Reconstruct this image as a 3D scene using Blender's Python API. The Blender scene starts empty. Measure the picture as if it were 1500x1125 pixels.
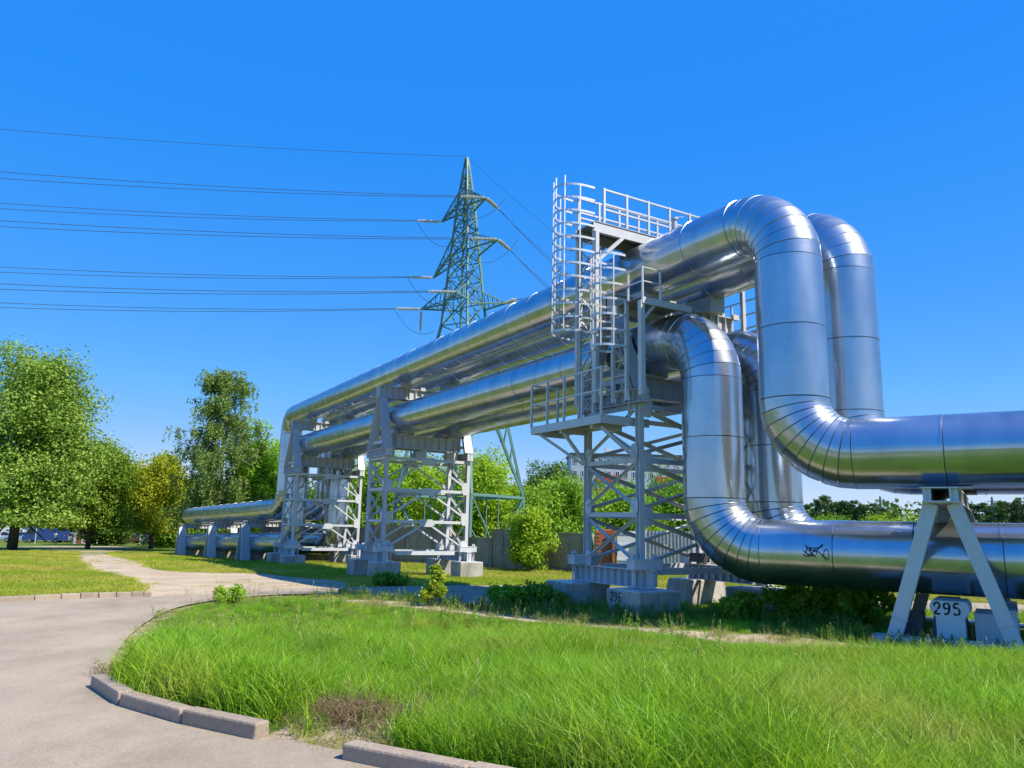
import gc; gc.disable()
import bpy, bmesh, math, random
import numpy as np
from mathutils import Vector, Matrix
R_ = math.radians
rnd = random.Random(7)
scene = bpy.context.scene
col = scene.collection

# ------------------------------------------------------------------ camera
FPX, PITCH, ROLL = 1123.23, R_(10.51), R_(1.341)
EYE = np.array([0., 0., 1.6])
_fw = np.array([0, math.cos(PITCH), math.sin(PITCH)])
_r0 = np.array([1., 0, 0]); _u0 = np.array([0, -math.sin(PITCH), math.cos(PITCH)])
_rt = math.cos(ROLL) * _r0 + math.sin(ROLL) * _u0
_up = -math.sin(ROLL) * _r0 + math.cos(ROLL) * _u0
cd = bpy.data.cameras.new('camera'); cam = bpy.data.objects.new('camera', cd); col.objects.link(cam)
cd.sensor_width = 36; cd.lens = FPX / 1500 * 36; cd.clip_start = .1; cd.clip_end = 3000
cam.matrix_world = Matrix([[_rt[i], _up[i], -_fw[i], EYE[i]] for i in range(3)] + [[0, 0, 0, 1]])
scene.camera = cam

# ------------------------------------------------------------------ light
SUN_AZ, SUN_EL = R_(114), R_(51)          # azimuth clockwise from +Y
SKY_S, SKY_V = .286, (.10, 4.4)
w = bpy.data.worlds.new('World'); scene.world = w; w.use_nodes = True
nt = w.node_tree; nt.nodes.clear()
sky = nt.nodes.new('ShaderNodeTexSky'); sky.sky_type = 'NISHITA'; sky.sun_disc = False
sky.sun_elevation = SUN_EL; sky.sun_rotation = SUN_AZ
sky.altitude = 100; sky.air_density = 1.0; sky.dust_density = 0.2; sky.ozone_density = 3.0
# the phone's rendering of a clear sky: deeper colour, evened brightness
sp = nt.nodes.new('ShaderNodeSeparateColor'); sp.mode = 'HSV'; cb_ = nt.nodes.new('ShaderNodeCombineColor'); cb_.mode = 'HSV'
def _math(op, sock, k):
    p = nt.nodes.new('ShaderNodeMath'); p.operation = op; p.inputs[1].default_value = k; nt.links.new(sock, p.inputs[0]); return p.outputs[0]
nt.links.new(sky.outputs[0], sp.inputs[0]); nt.links.new(_math('ADD', _math('MAXIMUM', sp.outputs[0], .592), .009), cb_.inputs[0])
nt.links.new(_math('MINIMUM', _math('ADD', sp.outputs[1], SKY_S), .975), cb_.inputs[1]); nt.links.new(_math('MULTIPLY', _math('POWER', sp.outputs[2], SKY_V[0]), SKY_V[1]), cb_.inputs[2])
bg = nt.nodes.new('ShaderNodeBackground'); bg.inputs['Strength'].default_value = 0.127
wo = nt.nodes.new('ShaderNodeOutputWorld')
nt.links.new(cb_.outputs[0], bg.inputs['Color'])
nt.links.new(bg.outputs[0], wo.inputs['Surface'])
sl = bpy.data.lights.new('sun', 'SUN'); sl.energy = 4.6; sl.angle = R_(.53); sl.color = (1, .91, .76)
so = bpy.data.objects.new('sun', sl); col.objects.link(so)
sd = Vector((math.sin(SUN_AZ) * math.cos(SUN_EL), math.cos(SUN_AZ) * math.cos(SUN_EL), math.sin(SUN_EL)))
so.rotation_euler = sd.to_track_quat('Z', 'Y').to_euler(); so.location = (30, -10, 40)
vs = scene.view_settings; vs.view_transform = 'Standard'; vs.look = 'None'; vs.exposure = 0.6; vs.gamma = 1
vs.use_curve_mapping = False
cy = scene.cycles; cy.max_bounces = 6; cy.diffuse_bounces = 2; cy.glossy_bounces = 4; cy.transmission_bounces = 3; cy.caustics_reflective = False; cy.caustics_refractive = False

# ------------------------------------------------------------------ frames of the pipeline
A1 = R_(-30.174); A2 = R_(-57.395)
D1 = np.array([math.sin(A1), math.cos(A1), 0]); U1 = np.array([math.cos(A1), -math.sin(A1), 0])
RR = -np.array([math.sin(A2), math.cos(A2), 0]); U2 = np.array([math.cos(A2), -math.sin(A2), 0])
ZZ = np.array([0, 0, 1.])
def M(s, u, z): return D1 * s + U1 * u + ZZ * z          # along the elevated run, across it, up
def N(t, u, z): return RR * t + U2 * u + ZZ * z          # the same for the run on the right
def ray(px, py):
    d = _fw + (px - 750) / FPX * _rt - (py - 562.5) / FPX * _up
    return d
def at(px, py, Y):
    d = ray(px, py); return EYE + d * (Y / d[1])
def gp(px, py, z=0.):
    d = ray(px, py); t = (z - 1.6) / d[2]; return (EYE + d * t)[:2]
def smooth(x): x = np.clip(x, 0, 1); return x * x * (3 - 2 * x)
def zbase(x, y):
    s = x * D1[0] + y * D1[1]
    return np.interp(s, [15.5, 18, 22, 25.5, 38, 46, 51, 180, 400], [0, -.03, -.15, -.25, -.42, -.70, -.80, -3.3, -4.])

# ------------------------------------------------------------------ materials
MATS = {}
def mat(name, color, rough=.6, metal=0., var=.12, scale=6., bump=0., bscale=40., color2=None, spec=.4, randv=0., detail=5., coord='Object'):
    if name in MATS: return MATS[name]
    m = bpy.data.materials.new(name); m.use_nodes = True; n = m.node_tree.nodes; l = m.node_tree.links
    b = n['Principled BSDF']; b.inputs['Roughness'].default_value = rough; b.inputs['Metallic'].default_value = metal
    b.inputs['Specular IOR Level'].default_value = spec
    tc = n.new('ShaderNodeTexCoord'); nz = n.new('ShaderNodeTexNoise'); nz.inputs['Scale'].default_value = scale
    nz.inputs['Detail'].default_value = detail; nz.inputs['Roughness'].default_value = .65
    if coord == 'World':
        g = n.new('ShaderNodeNewGeometry'); src = g.outputs['Position']
    else: src = tc.outputs['Object']
    l.new(src, nz.inputs['Vector'])
    cr = n.new('ShaderNodeValToRGB'); cr.color_ramp.elements[0].position = .3; cr.color_ramp.elements[1].position = .7
    c2 = color2 if color2 else tuple(min(1, c * (1 + var)) for c in color)
    c1 = color if color2 else tuple(c * (1 - var) for c in color)
    cr.color_ramp.elements[0].color = (*c1, 1); cr.color_ramp.elements[1].color = (*c2, 1)
    l.new(nz.outputs['Fac'], cr.inputs['Fac'])
    out = cr.outputs['Color']
    if randv:
        oi = n.new('ShaderNodeObjectInfo'); h = n.new('ShaderNodeHueSaturation')
        mr = n.new('ShaderNodeMapRange'); mr.inputs['To Min'].default_value = 1 - randv; mr.inputs['To Max'].default_value = 1 + randv
        l.new(oi.outputs['Random'], mr.inputs['Value']); l.new(mr.outputs[0], h.inputs['Value']); l.new(out, h.inputs['Color']); out = h.outputs['Color']
    l.new(out, b.inputs['Base Color'])
    if bump:
        n2 = n.new('ShaderNodeTexNoise'); n2.inputs['Scale'].default_value = bscale; n2.inputs['Detail'].default_value = 6
        l.new(src, n2.inputs['Vector']); bp = n.new('ShaderNodeBump'); bp.inputs['Strength'].default_value = bump
        bp.inputs['Distance'].default_value = .02; l.new(n2.outputs['Fac'], bp.inputs['Height']); l.new(bp.outputs[0], b.inputs['Normal'])
    MATS[name] = m; return m

def cladding():
    m = bpy.data.materials.new('cladding'); m.use_nodes = True; n = m.node_tree.nodes; l = m.node_tree.links
    b = n['Principled BSDF']; b.inputs['Metallic'].default_value = 1
    oi = n.new('ShaderNodeObjectInfo'); g = n.new('ShaderNodeNewGeometry')
    nz = n.new('ShaderNodeTexNoise'); nz.inputs['Scale'].default_value = 2.2; nz.inputs['Detail'].default_value = 6
    mp = n.new('ShaderNodeVectorMath'); mp.operation = 'MULTIPLY'; mp.inputs[1].default_value = (1, 1, .35)
    l.new(g.outputs['Position'], mp.inputs[0]); l.new(mp.outputs[0], nz.inputs['Vector'])
    cr = n.new('ShaderNodeValToRGB'); cr.color_ramp.elements[0].position = .3; cr.color_ramp.elements[1].position = .75
    cr.color_ramp.elements[0].color = (.42, .47, .53, 1); cr.color_ramp.elements[1].color = (.57, .61, .65, 1)
    l.new(nz.outputs['Fac'], cr.inputs['Fac'])
    h = n.new('ShaderNodeHueSaturation'); mr = n.new('ShaderNodeMapRange'); mr.inputs['To Min'].default_value = .95; mr.inputs['To Max'].default_value = 1.04
    l.new(oi.outputs['Random'], mr.inputs['Value']); l.new(mr.outputs[0], h.inputs['Value']); l.new(cr.outputs[0], h.inputs['Color'])
    l.new(h.outputs[0], b.inputs['Base Color'])
    # roughness: sheets differ a little, with faint spangle
    mr2 = n.new('ShaderNodeMapRange'); mr2.inputs['To Min'].default_value = .08; mr2.inputs['To Max'].default_value = .15
    l.new(oi.outputs['Random'], mr2.inputs['Value'])
    n3 = n.new('ShaderNodeTexNoise'); n3.inputs['Scale'].default_value = 3.5; n3.inputs['Detail'].default_value = 8
    l.new(g.outputs['Position'], n3.inputs['Vector'])
    ma = n.new('ShaderNodeMath'); ma.operation = 'MULTIPLY_ADD'; ma.inputs[1].default_value = .13
    l.new(n3.outputs['Fac'], ma.inputs[0]); l.new(mr2.outputs[0], ma.inputs[2]); l.new(ma.outputs[0], b.inputs['Roughness'])
    n2 = n.new('ShaderNodeTexNoise'); n2.inputs['Scale'].default_value = 1.6; n2.inputs['Detail'].default_value = 2.5
    l.new(g.outputs['Position'], n2.inputs['Vector']); bp = n.new('ShaderNodeBump'); bp.inputs['Strength'].default_value = .14
    bp.inputs['Distance'].default_value = .03; l.new(n2.outputs['Fac'], bp.inputs['Height']); l.new(bp.outputs[0], b.inputs['Normal'])
    n4 = n.new('ShaderNodeTexNoise'); n4.inputs['Scale'].default_value = 7; n4.inputs['Detail'].default_value = 4; v4 = n.new('ShaderNodeVectorMath'); v4.operation = 'MULTIPLY'; v4.inputs[1].default_value = (.6, .6, 1.6); l.new(g.outputs['Position'], v4.inputs[0]); l.new(v4.outputs[0], n4.inputs['Vector'])
    b4 = n.new('ShaderNodeBump'); b4.inputs['Strength'].default_value = .06; b4.inputs['Distance'].default_value = .03; l.new(n4.outputs['Fac'], b4.inputs['Height']); l.new(bp.outputs[0], b4.inputs['Normal']); l.new(b4.outputs[0], b.inputs['Normal'])
    # dull zinc bloom: a second, rougher reflection mixed in
    g2 = n.new('ShaderNodeBsdfGlossy'); g2.inputs['Roughness'].default_value = .46; l.new(h.outputs[0], g2.inputs['Color']); l.new(b4.outputs[0], g2.inputs['Normal'])
    mx = n.new('ShaderNodeMixShader'); rr_ = n.new('ShaderNodeMapRange'); rr_.inputs['To Min'].default_value = .22; rr_.inputs['To Max'].default_value = .50; l.new(nz.outputs['Fac'], rr_.inputs['Value']); l.new(rr_.outputs[0], mx.inputs[0])
    l.new(b.outputs[0], mx.inputs[1]); l.new(g2.outputs[0], mx.inputs[2]); l.new(mx.outputs[0], n['Material Output'].inputs['Surface'])
    return m

def foliage(name, c1, c2, trans=.35, rough=.5, patch=None, vr=(.8, 1.22)):
    """leaf and grass material: the 'tint' attribute picks between two leaf colours"""
    if name in MATS: return MATS[name]
    m = bpy.data.materials.new(name); m.use_nodes = True; n = m.node_tree.nodes; l = m.node_tree.links
    n.remove(n['Principled BSDF']); out = n['Material Output']
    at_ = n.new('ShaderNodeAttribute'); at_.attribute_name = 'tint'
    mx = n.new('ShaderNodeMix'); mx.data_type = 'RGBA'; mx.inputs[6].default_value = (*c1, 1); mx.inputs[7].default_value = (*c2, 1)
    l.new(at_.outputs['Fac'], mx.inputs[0])
    src = mx.outputs[2]
    if patch:
        g = n.new('ShaderNodeNewGeometry'); nz = n.new('ShaderNodeTexNoise'); nz.inputs['Scale'].default_value = patch[1]; nz.inputs['Detail'].default_value = 4
        l.new(g.outputs['Position'], nz.inputs['Vector'])
        cr = n.new('ShaderNodeMapRange'); cr.inputs['From Min'].default_value = patch[2]; cr.inputs['From Max'].default_value = patch[3]; cr.inputs['To Max'].default_value = patch[4]
        l.new(nz.outputs['Fac'], cr.inputs['Value'])
        m2 = n.new('ShaderNodeMix'); m2.data_type = 'RGBA'; m2.inputs[7].default_value = (*patch[0], 1)
        l.new(cr.outputs[0], m2.inputs[0]); l.new(src, m2.inputs[6]); src = m2.outputs[2]
    oi = n.new('ShaderNodeObjectInfo'); h = n.new('ShaderNodeHueSaturation'); mr = n.new('ShaderNodeMapRange')
    mr.inputs['To Min'].default_value = vr[0]; mr.inputs['To Max'].default_value = vr[1]
    mh = n.new('ShaderNodeMapRange'); mh.inputs['To Min'].default_value = .485; mh.inputs['To Max'].default_value = .513; sn = n.new('ShaderNodeMath'); sn.operation = 'FRACT'; s7 = n.new('ShaderNodeMath'); s7.operation = 'MULTIPLY'; s7.inputs[1].default_value = 7.31; l.new(oi.outputs['Random'], s7.inputs[0]); l.new(s7.outputs[0], sn.inputs[0]); l.new(sn.outputs[0], mh.inputs['Value']); l.new(mh.outputs[0], h.inputs['Hue'])
    l.new(oi.outputs['Random'], mr.inputs['Value']); l.new(mr.outputs[0], h.inputs['Value']); l.new(src, h.inputs['Color'])
    d = n.new('ShaderNodeBsdfDiffuse'); t = n.new('ShaderNodeBsdfTranslucent'); gl = n.new('ShaderNodeBsdfGlossy'); gl.inputs['Roughness'].default_value = rough
    gl.inputs['Color'].default_value = (.8, .85, .8, 1)
    l.new(h.outputs[0], d.inputs['Color'])
    h2 = n.new('ShaderNodeHueSaturation'); h2.inputs['Hue'].default_value = .485; h2.inputs['Value'].default_value = 1.25; l.new(h.outputs[0], h2.inputs['Color']); l.new(h2.outputs[0], t.inputs['Color'])
    a = n.new('ShaderNodeMixShader'); a.inputs[0].default_value = trans; l.new(d.outputs[0], a.inputs[1]); l.new(t.outputs[0], a.inputs[2])
    b2 = n.new('ShaderNodeMixShader'); b2.inputs[0].default_value = .025; l.new(a.outputs[0], b2.inputs[1]); l.new(gl.outputs[0], b2.inputs[2])
    l.new(b2.outputs[0], out.inputs['Surface'])
    MATS[name] = m; return m

CLAD = cladding()
def weather(m, tint, lo, hi, amt, st=(7, 7, .8)):
    n = m.node_tree.nodes; l = m.node_tree.links; b = n['Principled BSDF']; src = b.inputs['Base Color'].links[0].from_socket
    g = n.new('ShaderNodeNewGeometry'); v = n.new('ShaderNodeVectorMath'); v.operation = 'MULTIPLY'; v.inputs[1].default_value = st; l.new(g.outputs['Position'], v.inputs[0])
    z = n.new('ShaderNodeTexNoise'); z.inputs['Scale'].default_value = 1.; z.inputs['Detail'].default_value = 7; z.inputs['Roughness'].default_value = .7; l.new(v.outputs[0], z.inputs['Vector'])
    r = n.new('ShaderNodeMapRange'); r.inputs['From Min'].default_value = lo; r.inputs['From Max'].default_value = hi; r.inputs['To Max'].default_value = amt; l.new(z.outputs['Fac'], r.inputs['Value'])
    x = n.new('ShaderNodeMix'); x.data_type = 'RGBA'; x.inputs[7].default_value = (*tint, 1); l.new(r.outputs[0], x.inputs[0]); l.new(src, x.inputs[6]); l.new(x.outputs[2], b.inputs['Base Color']); return m
STEEL = mat('painted_steel', (.57, .58, .59), .45, 0, .06, 3, .08, 30, spec=.5, randv=.05)
DARKSTEEL = mat('dark_steel', (.05, .055, .06), .5)
GALV = mat('galvanised_bar', (.62, .63, .64), .4, .6, .06, 10)
CONC = mat('footing_concrete', (.44, .41, .36), .85, 0, .16, 3.5, .5, 25)
CONCW = mat('fence_concrete', (.36, .315, .25), .9, 0, .22, 1.6, .5, 12, randv=.08)
KERB = mat('kerb_concrete', (.36, .29, .22), .9, 0, .22, 5, .6, 30, randv=.12, coord='World')
NUMB = mat('number_paint', (.015, .02, .03), .6)
PYLON = mat('pylon_paint', (.12, .24, .21), .5, 0, .12, 2)
WIRE = mat('wire_metal', (.09, .10, .12), .5, .3)
INSUL = mat('insulator_glass', (.62, .64, .60), .4, 0, .05)
BARK = mat('bark', (.09, .075, .055), .9, 0, .3, 6, .6, 14)
BIRCHB = mat('birch_bark', (.50, .48, .44), .8, 0, .4, 5)
weather(STEEL, (.30, .20, .13), .60, .78, .55); weather(CONC, (.17, .15, .12), .46, .7, .75, (2.5, 2.5, .7)); weather(CONCW, (.12, .105, .085), .45, .7, .8, (1.6, 1.6, .5)); weather(KERB, (.15, .125, .095), .48, .68, .7, (5, 5, 5))
GLASS = mat('dark_glass', (.02, .025, .03), .08, 0, .02, 1, spec=.8)
TYRE = mat('tyre_rubber', (.02, .02, .02), .8)
RIM = mat('wheel_rim', (.45, .46, .48), .3, .9)

# ------------------------------------------------------------------ mesh helpers
def unit(v): v = np.asarray(v, float); return v / np.linalg.norm(v)
class MB:
    def __init__(s): s.v = []; s.f = []
    def add(s, V, F):
        o = len(s.v); s.v += [tuple(map(float, p)) for p in V]; s.f += [tuple(i + o for i in q) for q in F]; return s
    def hexa(s, c, a, b, d):
        c, a, b, d = map(lambda q: np.asarray(q, float), (c, a, b, d))
        if np.dot(np.cross(a, b), d) < 0: d = -d
        V = [c + i * a + j * b + k * d for k in (-1, 1) for j in (-1, 1) for i in (-1, 1)]
        return s.add(V, [(0, 2, 3, 1), (4, 5, 7, 6), (0, 1, 5, 4), (2, 6, 7, 3), (0, 4, 6, 2), (1, 3, 7, 5)])
    def bar(s, p, q, wd, ht, up=ZZ):
        p, q = np.asarray(p, float), np.asarray(q, float); d = unit(q - p); up = np.asarray(up, float)
        if abs(np.dot(d, up)) > .97: up = U1
        sd_ = unit(np.cross(d, up)); u = np.cross(sd_, d)
        return s.hexa((p + q) / 2, (q - p) / 2, sd_ * wd / 2, u * ht / 2)
    def ibeam(s, p, q, h, b, tf=.02, tw=.015, up=ZZ, stiff=0., st=.015):
        p, q = np.asarray(p, float), np.asarray(q, float); d = unit(q - p); up = np.asarray(up, float)
        if abs(np.dot(d, up)) > .97: up = U1
        sd_ = unit(np.cross(d, up)); u = np.cross(sd_, d); c = (p + q) / 2; L = (q - p) / 2
        s.hexa(c + u * (h / 2 - tf / 2), L, sd_ * b / 2, u * tf / 2); s.hexa(c - u * (h / 2 - tf / 2), L, sd_ * b / 2, u * tf / 2)
        s.hexa(c, L, sd_ * tw / 2, u * (h / 2 - tf))
        if stiff:
            n = max(1, int(round(np.linalg.norm(q - p) / stiff)))
            for i in range(n + 1):
                t = min(max(i / n, .012), .988)
                s.hexa(p + (q - p) * t, d * st / 2, sd_ * (b / 2 - .012), u * (h / 2 - tf))
        return s
    def angle(s, p, q, a, t=.012, up=ZZ):
        p, q = np.asarray(p, float), np.asarray(q, float); d = unit(q - p); up = np.asarray(up, float)
        if abs(np.dot(d, up)) > .97: up = U1
        sd_ = unit(np.cross(d, up)); u = np.cross(sd_, d); c = (p + q) / 2; L = (q - p) / 2
        s.hexa(c, L, sd_ * a / 2, u * t / 2); s.hexa(c + sd_ * (a / 2 - t / 2) - u * (a / 2 + t / 2), L, sd_ * t / 2, u * a / 2); return s
    def tube(s, pts, r, n=8, cap=True):
        pts = [np.asarray(p, float) for p in pts]; k = len(pts); rs = r if hasattr(r, '__len__') else [r] * k
        V = []; F = []; ref = None
        for i, p in enumerate(pts):
            d = unit(pts[min(i + 1, k - 1)] - pts[max(i - 1, 0)])
            if ref is None: ref = np.array([1., 0, 0]) if abs(d[0]) < .8 else np.array([0, 1., 0])
            e1 = unit(ref - d * np.dot(ref, d)); e2 = np.cross(d, e1); ref = e1
            V += [p + rs[i] * (math.cos(2 * math.pi * j / n) * e1 + math.sin(2 * math.pi * j / n) * e2) for j in range(n)]
        for i in range(k - 1):
            for j in range(n): F.append((i * n + j, i * n + (j + 1) % n, (i + 1) * n + (j + 1) % n, (i + 1) * n + j))
        if cap: F.append(tuple(range(n - 1, -1, -1))); F.append(tuple((k - 1) * n + j for j in range(n)))
        return s.add(V, F)
    def prism(s, poly, th):
        poly = [np.asarray(p, float) for p in poly]; th = np.asarray(th, float); n = len(poly)
        nr = sum((np.cross(poly[i] - poly[0], poly[(i + 1) % n] - poly[0]) for i in range(1, n - 1)), np.zeros(3))
        if np.dot(nr, th) < 0: poly = poly[::-1]
        V = poly + [p + th for p in poly]
        return s.add(V, [tuple(range(n - 1, -1, -1)), tuple(range(n, 2 * n))] + [(i, (i + 1) % n, n + (i + 1) % n, n + i) for i in range(n)])
    def obj(s, name, m, parent=None, smooth=False, bevel=0.):
        loc = np.array(parent['_loc'], float) if parent is not None and '_loc' in parent else np.zeros(3)
        me = bpy.data.meshes.new(name); me.from_pydata([tuple(np.array(p) - loc) for p in s.v], [], s.f); me.update()
        if m is not None: me.materials.append(m)
        if smooth: me.polygons.foreach_set('use_smooth', [True] * len(me.polygons))
        o = bpy.data.objects.new(name, me); col.objects.link(o)
        if parent is not None: o.parent = parent; o['_loc'] = tuple(map(float, loc))
        if bevel:
            b = o.modifiers.new('bevel', 'BEVEL'); b.width = bevel; b.segments = 2; b.limit_method = 'ANGLE'
        return o
def tag(o, label=None, cat=None, group=None, kind=None):
    if label: o['label'] = label
    if cat: o['category'] = cat
    if group: o['group'] = group
    if kind: o['kind'] = kind
    return o
def thing(name, label, cat, loc, group=None):
    o = bpy.data.objects.new(name, None); col.objects.link(o); o.location = loc; o.empty_display_size = .3
    o['_loc'] = tuple(map(float, loc)); return tag(o, label, cat, group)
def solo(mb, name, m, label, cat, loc, group=None, **k):
    """a thing that is one mesh, its origin at its base"""
    loc = np.asarray(loc, float); mb.v = [tuple(np.array(p) - loc) for p in mb.v]
    o = mb.obj(name, m, None, **k); o.location = loc; return tag(o, label, cat, group)
def fastmesh(name, V, Q, tint=None, m=None, smooth=False):
    """all-quad mesh from arrays"""
    V = np.asarray(V, np.float32); Q = np.asarray(Q, np.int32); me = bpy.data.meshes.new(name)
    me.vertices.add(len(V)); me.vertices.foreach_set('co', V.ravel()); k = Q.shape[1]
    me.loops.add(Q.size); me.loops.foreach_set('vertex_index', Q.ravel())
    me.polygons.add(len(Q)); me.polygons.foreach_set('loop_start', np.arange(0, Q.size, k, dtype=np.int32))
    me.update(calc_edges=True)
    if tint is not None:
        a = me.attributes.new('tint', 'FLOAT', 'POINT'); a.data.foreach_set('value', np.asarray(tint, np.float32))
    if m: me.materials.append(m)
    me.polygons.foreach_set('use_smooth', [bool(smooth)] * len(Q))
    return me
def inpoly(x, y, poly):
    x = np.asarray(x); y = np.asarray(y); c = np.zeros(x.shape, bool); n = len(poly)
    for i in range(n):
        x1, y1 = poly[i]; x2, y2 = poly[(i + 1) % n]
        if y1 == y2: continue
        k = ((y1 > y) != (y2 > y)) & (x < (x2 - x1) * (y - y1) / (y2 - y1) + x1); c ^= k
    return c
def spline(pts, n=8, closed=False):
    P = [np.asarray(p, float) for p in pts]; out = []; m_ = len(P)
    for i in range(m_ if closed else m_ - 1):
        g = (lambda j: P[j % m_]) if closed else (lambda j: P[min(max(j, 0), m_ - 1)])
        a, b, c, d = g(i - 1), g(i), g(i + 1), g(i + 2)
        for k in range(n):
            t = k / n; out.append(.5 * ((2 * b) + (c - a) * t + (2 * a - 5 * b + 4 * c - d) * t * t + (3 * b - a - 3 * c + d) * t ** 3))
    if not closed: out.append(P[-1])
    return out
# ------------------------------------------------------------------ ground, road, kerbs
def gpt(px, py):
    z = 0.
    for _ in range(12):
        q = gp(px, py, z); z = float(zbase(q[0], q[1]))
    return q
road_near = [(1.6, 2.0), (.75, 4.85), (-.16, 5.32), (-1.04, 5.78), (-1.78, 6.21), (-2.48, 6.6), (-3.23, 7.14), (-3.81, 7.8), (-4.35, 8.9), (-5.1, 10.8), (-5.75, 13.0), (-6.05, 15.0), (-5.75, 16.8), (-4.9, 18.0), (-3.8, 18.1), (-2.3, 16.9), (-.75, 15.65), (-.1, 16.2), (.6, 17.3), (2.5, 18.2), (6, 18.3), (9, 17.6), (13, 16.6), (22, 14.5), (60, 8)]
road_far = [(60, 11.5), (22, 18), (13, 19.3), (10, 20.2), (7, 21.3), (2, 22.7), (-2, 22.3), (-5, 20.6), (-6.4, 18.2), (-7.3, 16.9), (-8.4, 16.3), (-9.6, 14.9), (-12.6, 11.2), (-17, 6), (-20, 2.)]
ROAD = [tuple(p) for p in spline(road_near[1:], 5)] + [tuple(p) for p in spline(road_far, 5)] + [(-10, 1.2), (0, 1.2)]
DIRT = [tuple(gpt(*p)) for p in ((30, 790), (54, 794), (116, 803), (120, 822), (144, 837), (200, 846), (224, 857), (226, 876), (330, 874), (430, 866), (505, 858), (500, 853), (470, 849), (400, 843), (300, 839), (260, 838), (210, 833), (200, 823), (160, 813), (148, 804), (84, 793), (60, 789))]
TRACK = [(-3.2, 16.2), (-.9, 14.9), (1.3, 13.55), (3.2, 12.0), (5.3, 11.3), (9, 10.6), (14, 10.4)]
BARE = [(-1.8, 6.2), (-1.0, 5.75), (-.6, 6.25), (-.75, 6.6), (-1.2, 6.75), (-1.7, 6.7)]
def segdist(x, y, poly, closed):
    d = np.full(x.shape, 1e9); n = len(poly)
    for i in range(n if closed else n - 1):
        ax, ay = poly[i]; bx, by = poly[(i + 1) % n]; dx, dy = bx - ax, by - ay; L = dx * dx + dy * dy
        if L < 1e-12: continue
        t = np.clip(((x - ax) * dx + (y - ay) * dy) / L, 0, 1)
        d = np.minimum(d, (x - ax - t * dx) ** 2 + (y - ay - t * dy) ** 2)
    return np.sqrt(d)
def roadd(x, y):   # signed: positive outside the road
    d = segdist(x, y, ROAD, True); return np.where(inpoly(x, y, ROAD), -d, d)
def ground_z(x, y):
    x = np.asarray(x, float); y = np.asarray(y, float)
    d = roadd(x, y); lift = smooth((d - .10) / .35)
    und = .03 * np.sin(x * 1.3 + y * .7) + .025 * np.sin(x * .55 - y * 1.1 + 1) + .02 * np.sin(2.3 * x + 1.9 * y)
    dd = segdist(x, y, DIRT, True); ind = inpoly(x, y, DIRT); dirt = np.where(ind, 1, smooth(1 - dd / .5))
    return zbase(x, y) - .03 + (np.interp(y, [7, 11], [.115, .05]) + und * .8) * lift * (1 - .75 * dirt)
def axis(lo, hi, fine_lo, fine_hi, step):
    a = list(np.arange(fine_lo, fine_hi + 1e-6, step)); g = step; v = fine_hi
    while v < hi: g = min(g * 1.35, 120); v += g; a.append(v)
    g = step; v = fine_lo; pre = []
    while v > lo: g = min(g * 1.35, 120); v -= g; pre.append(v)
    return np.array(pre[::-1] + a)
gx = axis(-1500, 1500, -22, 18, .25); gy = axis(-300, 2000, 3, 40, .25)
X, Y = np.meshgrid(gx, gy); Z = ground_z(X.ravel(), Y.ravel())
nx, ny = len(gx), len(gy); idx = np.arange(nx * ny).reshape(ny, nx)
Q = np.stack([idx[:-1, :-1], idx[:-1, 1:], idx[1:, 1:], idx[1:, :-1]], -1).reshape(-1, 4)
def ground_material():
    m = bpy.data.materials.new('ground'); m.use_nodes = True; n = m.node_tree.nodes; l = m.node_tree.links; b = n['Principled BSDF']
    b.inputs['Roughness'].default_value = .95; b.inputs['Specular IOR Level'].default_value = .1
    g = n.new('ShaderNodeNewGeometry')
    def noise(sc, det=6):
        k = n.new('ShaderNodeTexNoise'); k.inputs['Scale'].default_value = sc; k.inputs['Detail'].default_value = det; k.inputs['Roughness'].default_value = .7
        l.new(g.outputs['Position'], k.inputs['Vector']); return k.outputs['Fac']
    def ramp(f, a, b_, p0=.35, p1=.65):
        k = n.new('ShaderNodeValToRGB'); k.color_ramp.elements[0].position = p0; k.color_ramp.elements[1].position = p1
        k.color_ramp.elements[0].color = (*a, 1); k.color_ramp.elements[1].color = (*b_, 1); l.new(f, k.inputs['Fac']); return k.outputs['Color']
    grass = ramp(noise(1.3), (.075, .135, .016), (.17, .21, .03)); soil = ramp(noise(.7, 8), (.40, .31, .21), (.54, .44, .32))
    fine = ramp(noise(40., 3), (.86, .86, .86), (1.1, 1.1, 1.1))
    at_ = n.new('ShaderNodeAttribute'); at_.attribute_name = 'bare'
    ad = n.new('ShaderNodeMath'); ad.operation = 'ADD'; l.new(at_.outputs['Fac'], ad.inputs[0])
    nz = n.new('ShaderNodeMath'); nz.operation = 'MULTIPLY_ADD'; nz.inputs[1].default_value = 1.1; nz.inputs[2].default_value = -.55; l.new(noise(2.4, 8), nz.inputs[0]); l.new(nz.outputs[0], ad.inputs[1])
    mr = n.new('ShaderNodeMapRange'); mr.inputs['From Min'].default_value = .42; mr.inputs['From Max'].default_value = .62; l.new(ad.outputs[0], mr.inputs['Value'])
    mx = n.new('ShaderNodeMix'); mx.data_type = 'RGBA'; l.new(mr.outputs[0], mx.inputs[0]); l.new(grass, mx.inputs[6]); l.new(soil, mx.inputs[7])
    mu = n.new('ShaderNodeMix'); mu.data_type = 'RGBA'; mu.blend_type = 'MULTIPLY'; mu.inputs[0].default_value = 1; l.new(mx.outputs[2], mu.inputs[6]); l.new(fine, mu.inputs[7])
    l.new(mu.outputs[2], b.inputs['Base Color'])
    bp = n.new('ShaderNodeBump'); bp.inputs['Strength'].default_value = .3; bp.inputs['Distance'].default_value = .03; l.new(noise(18.), bp.inputs['Height']); l.new(bp.outputs[0], b.inputs['Normal'])
    return m
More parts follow.
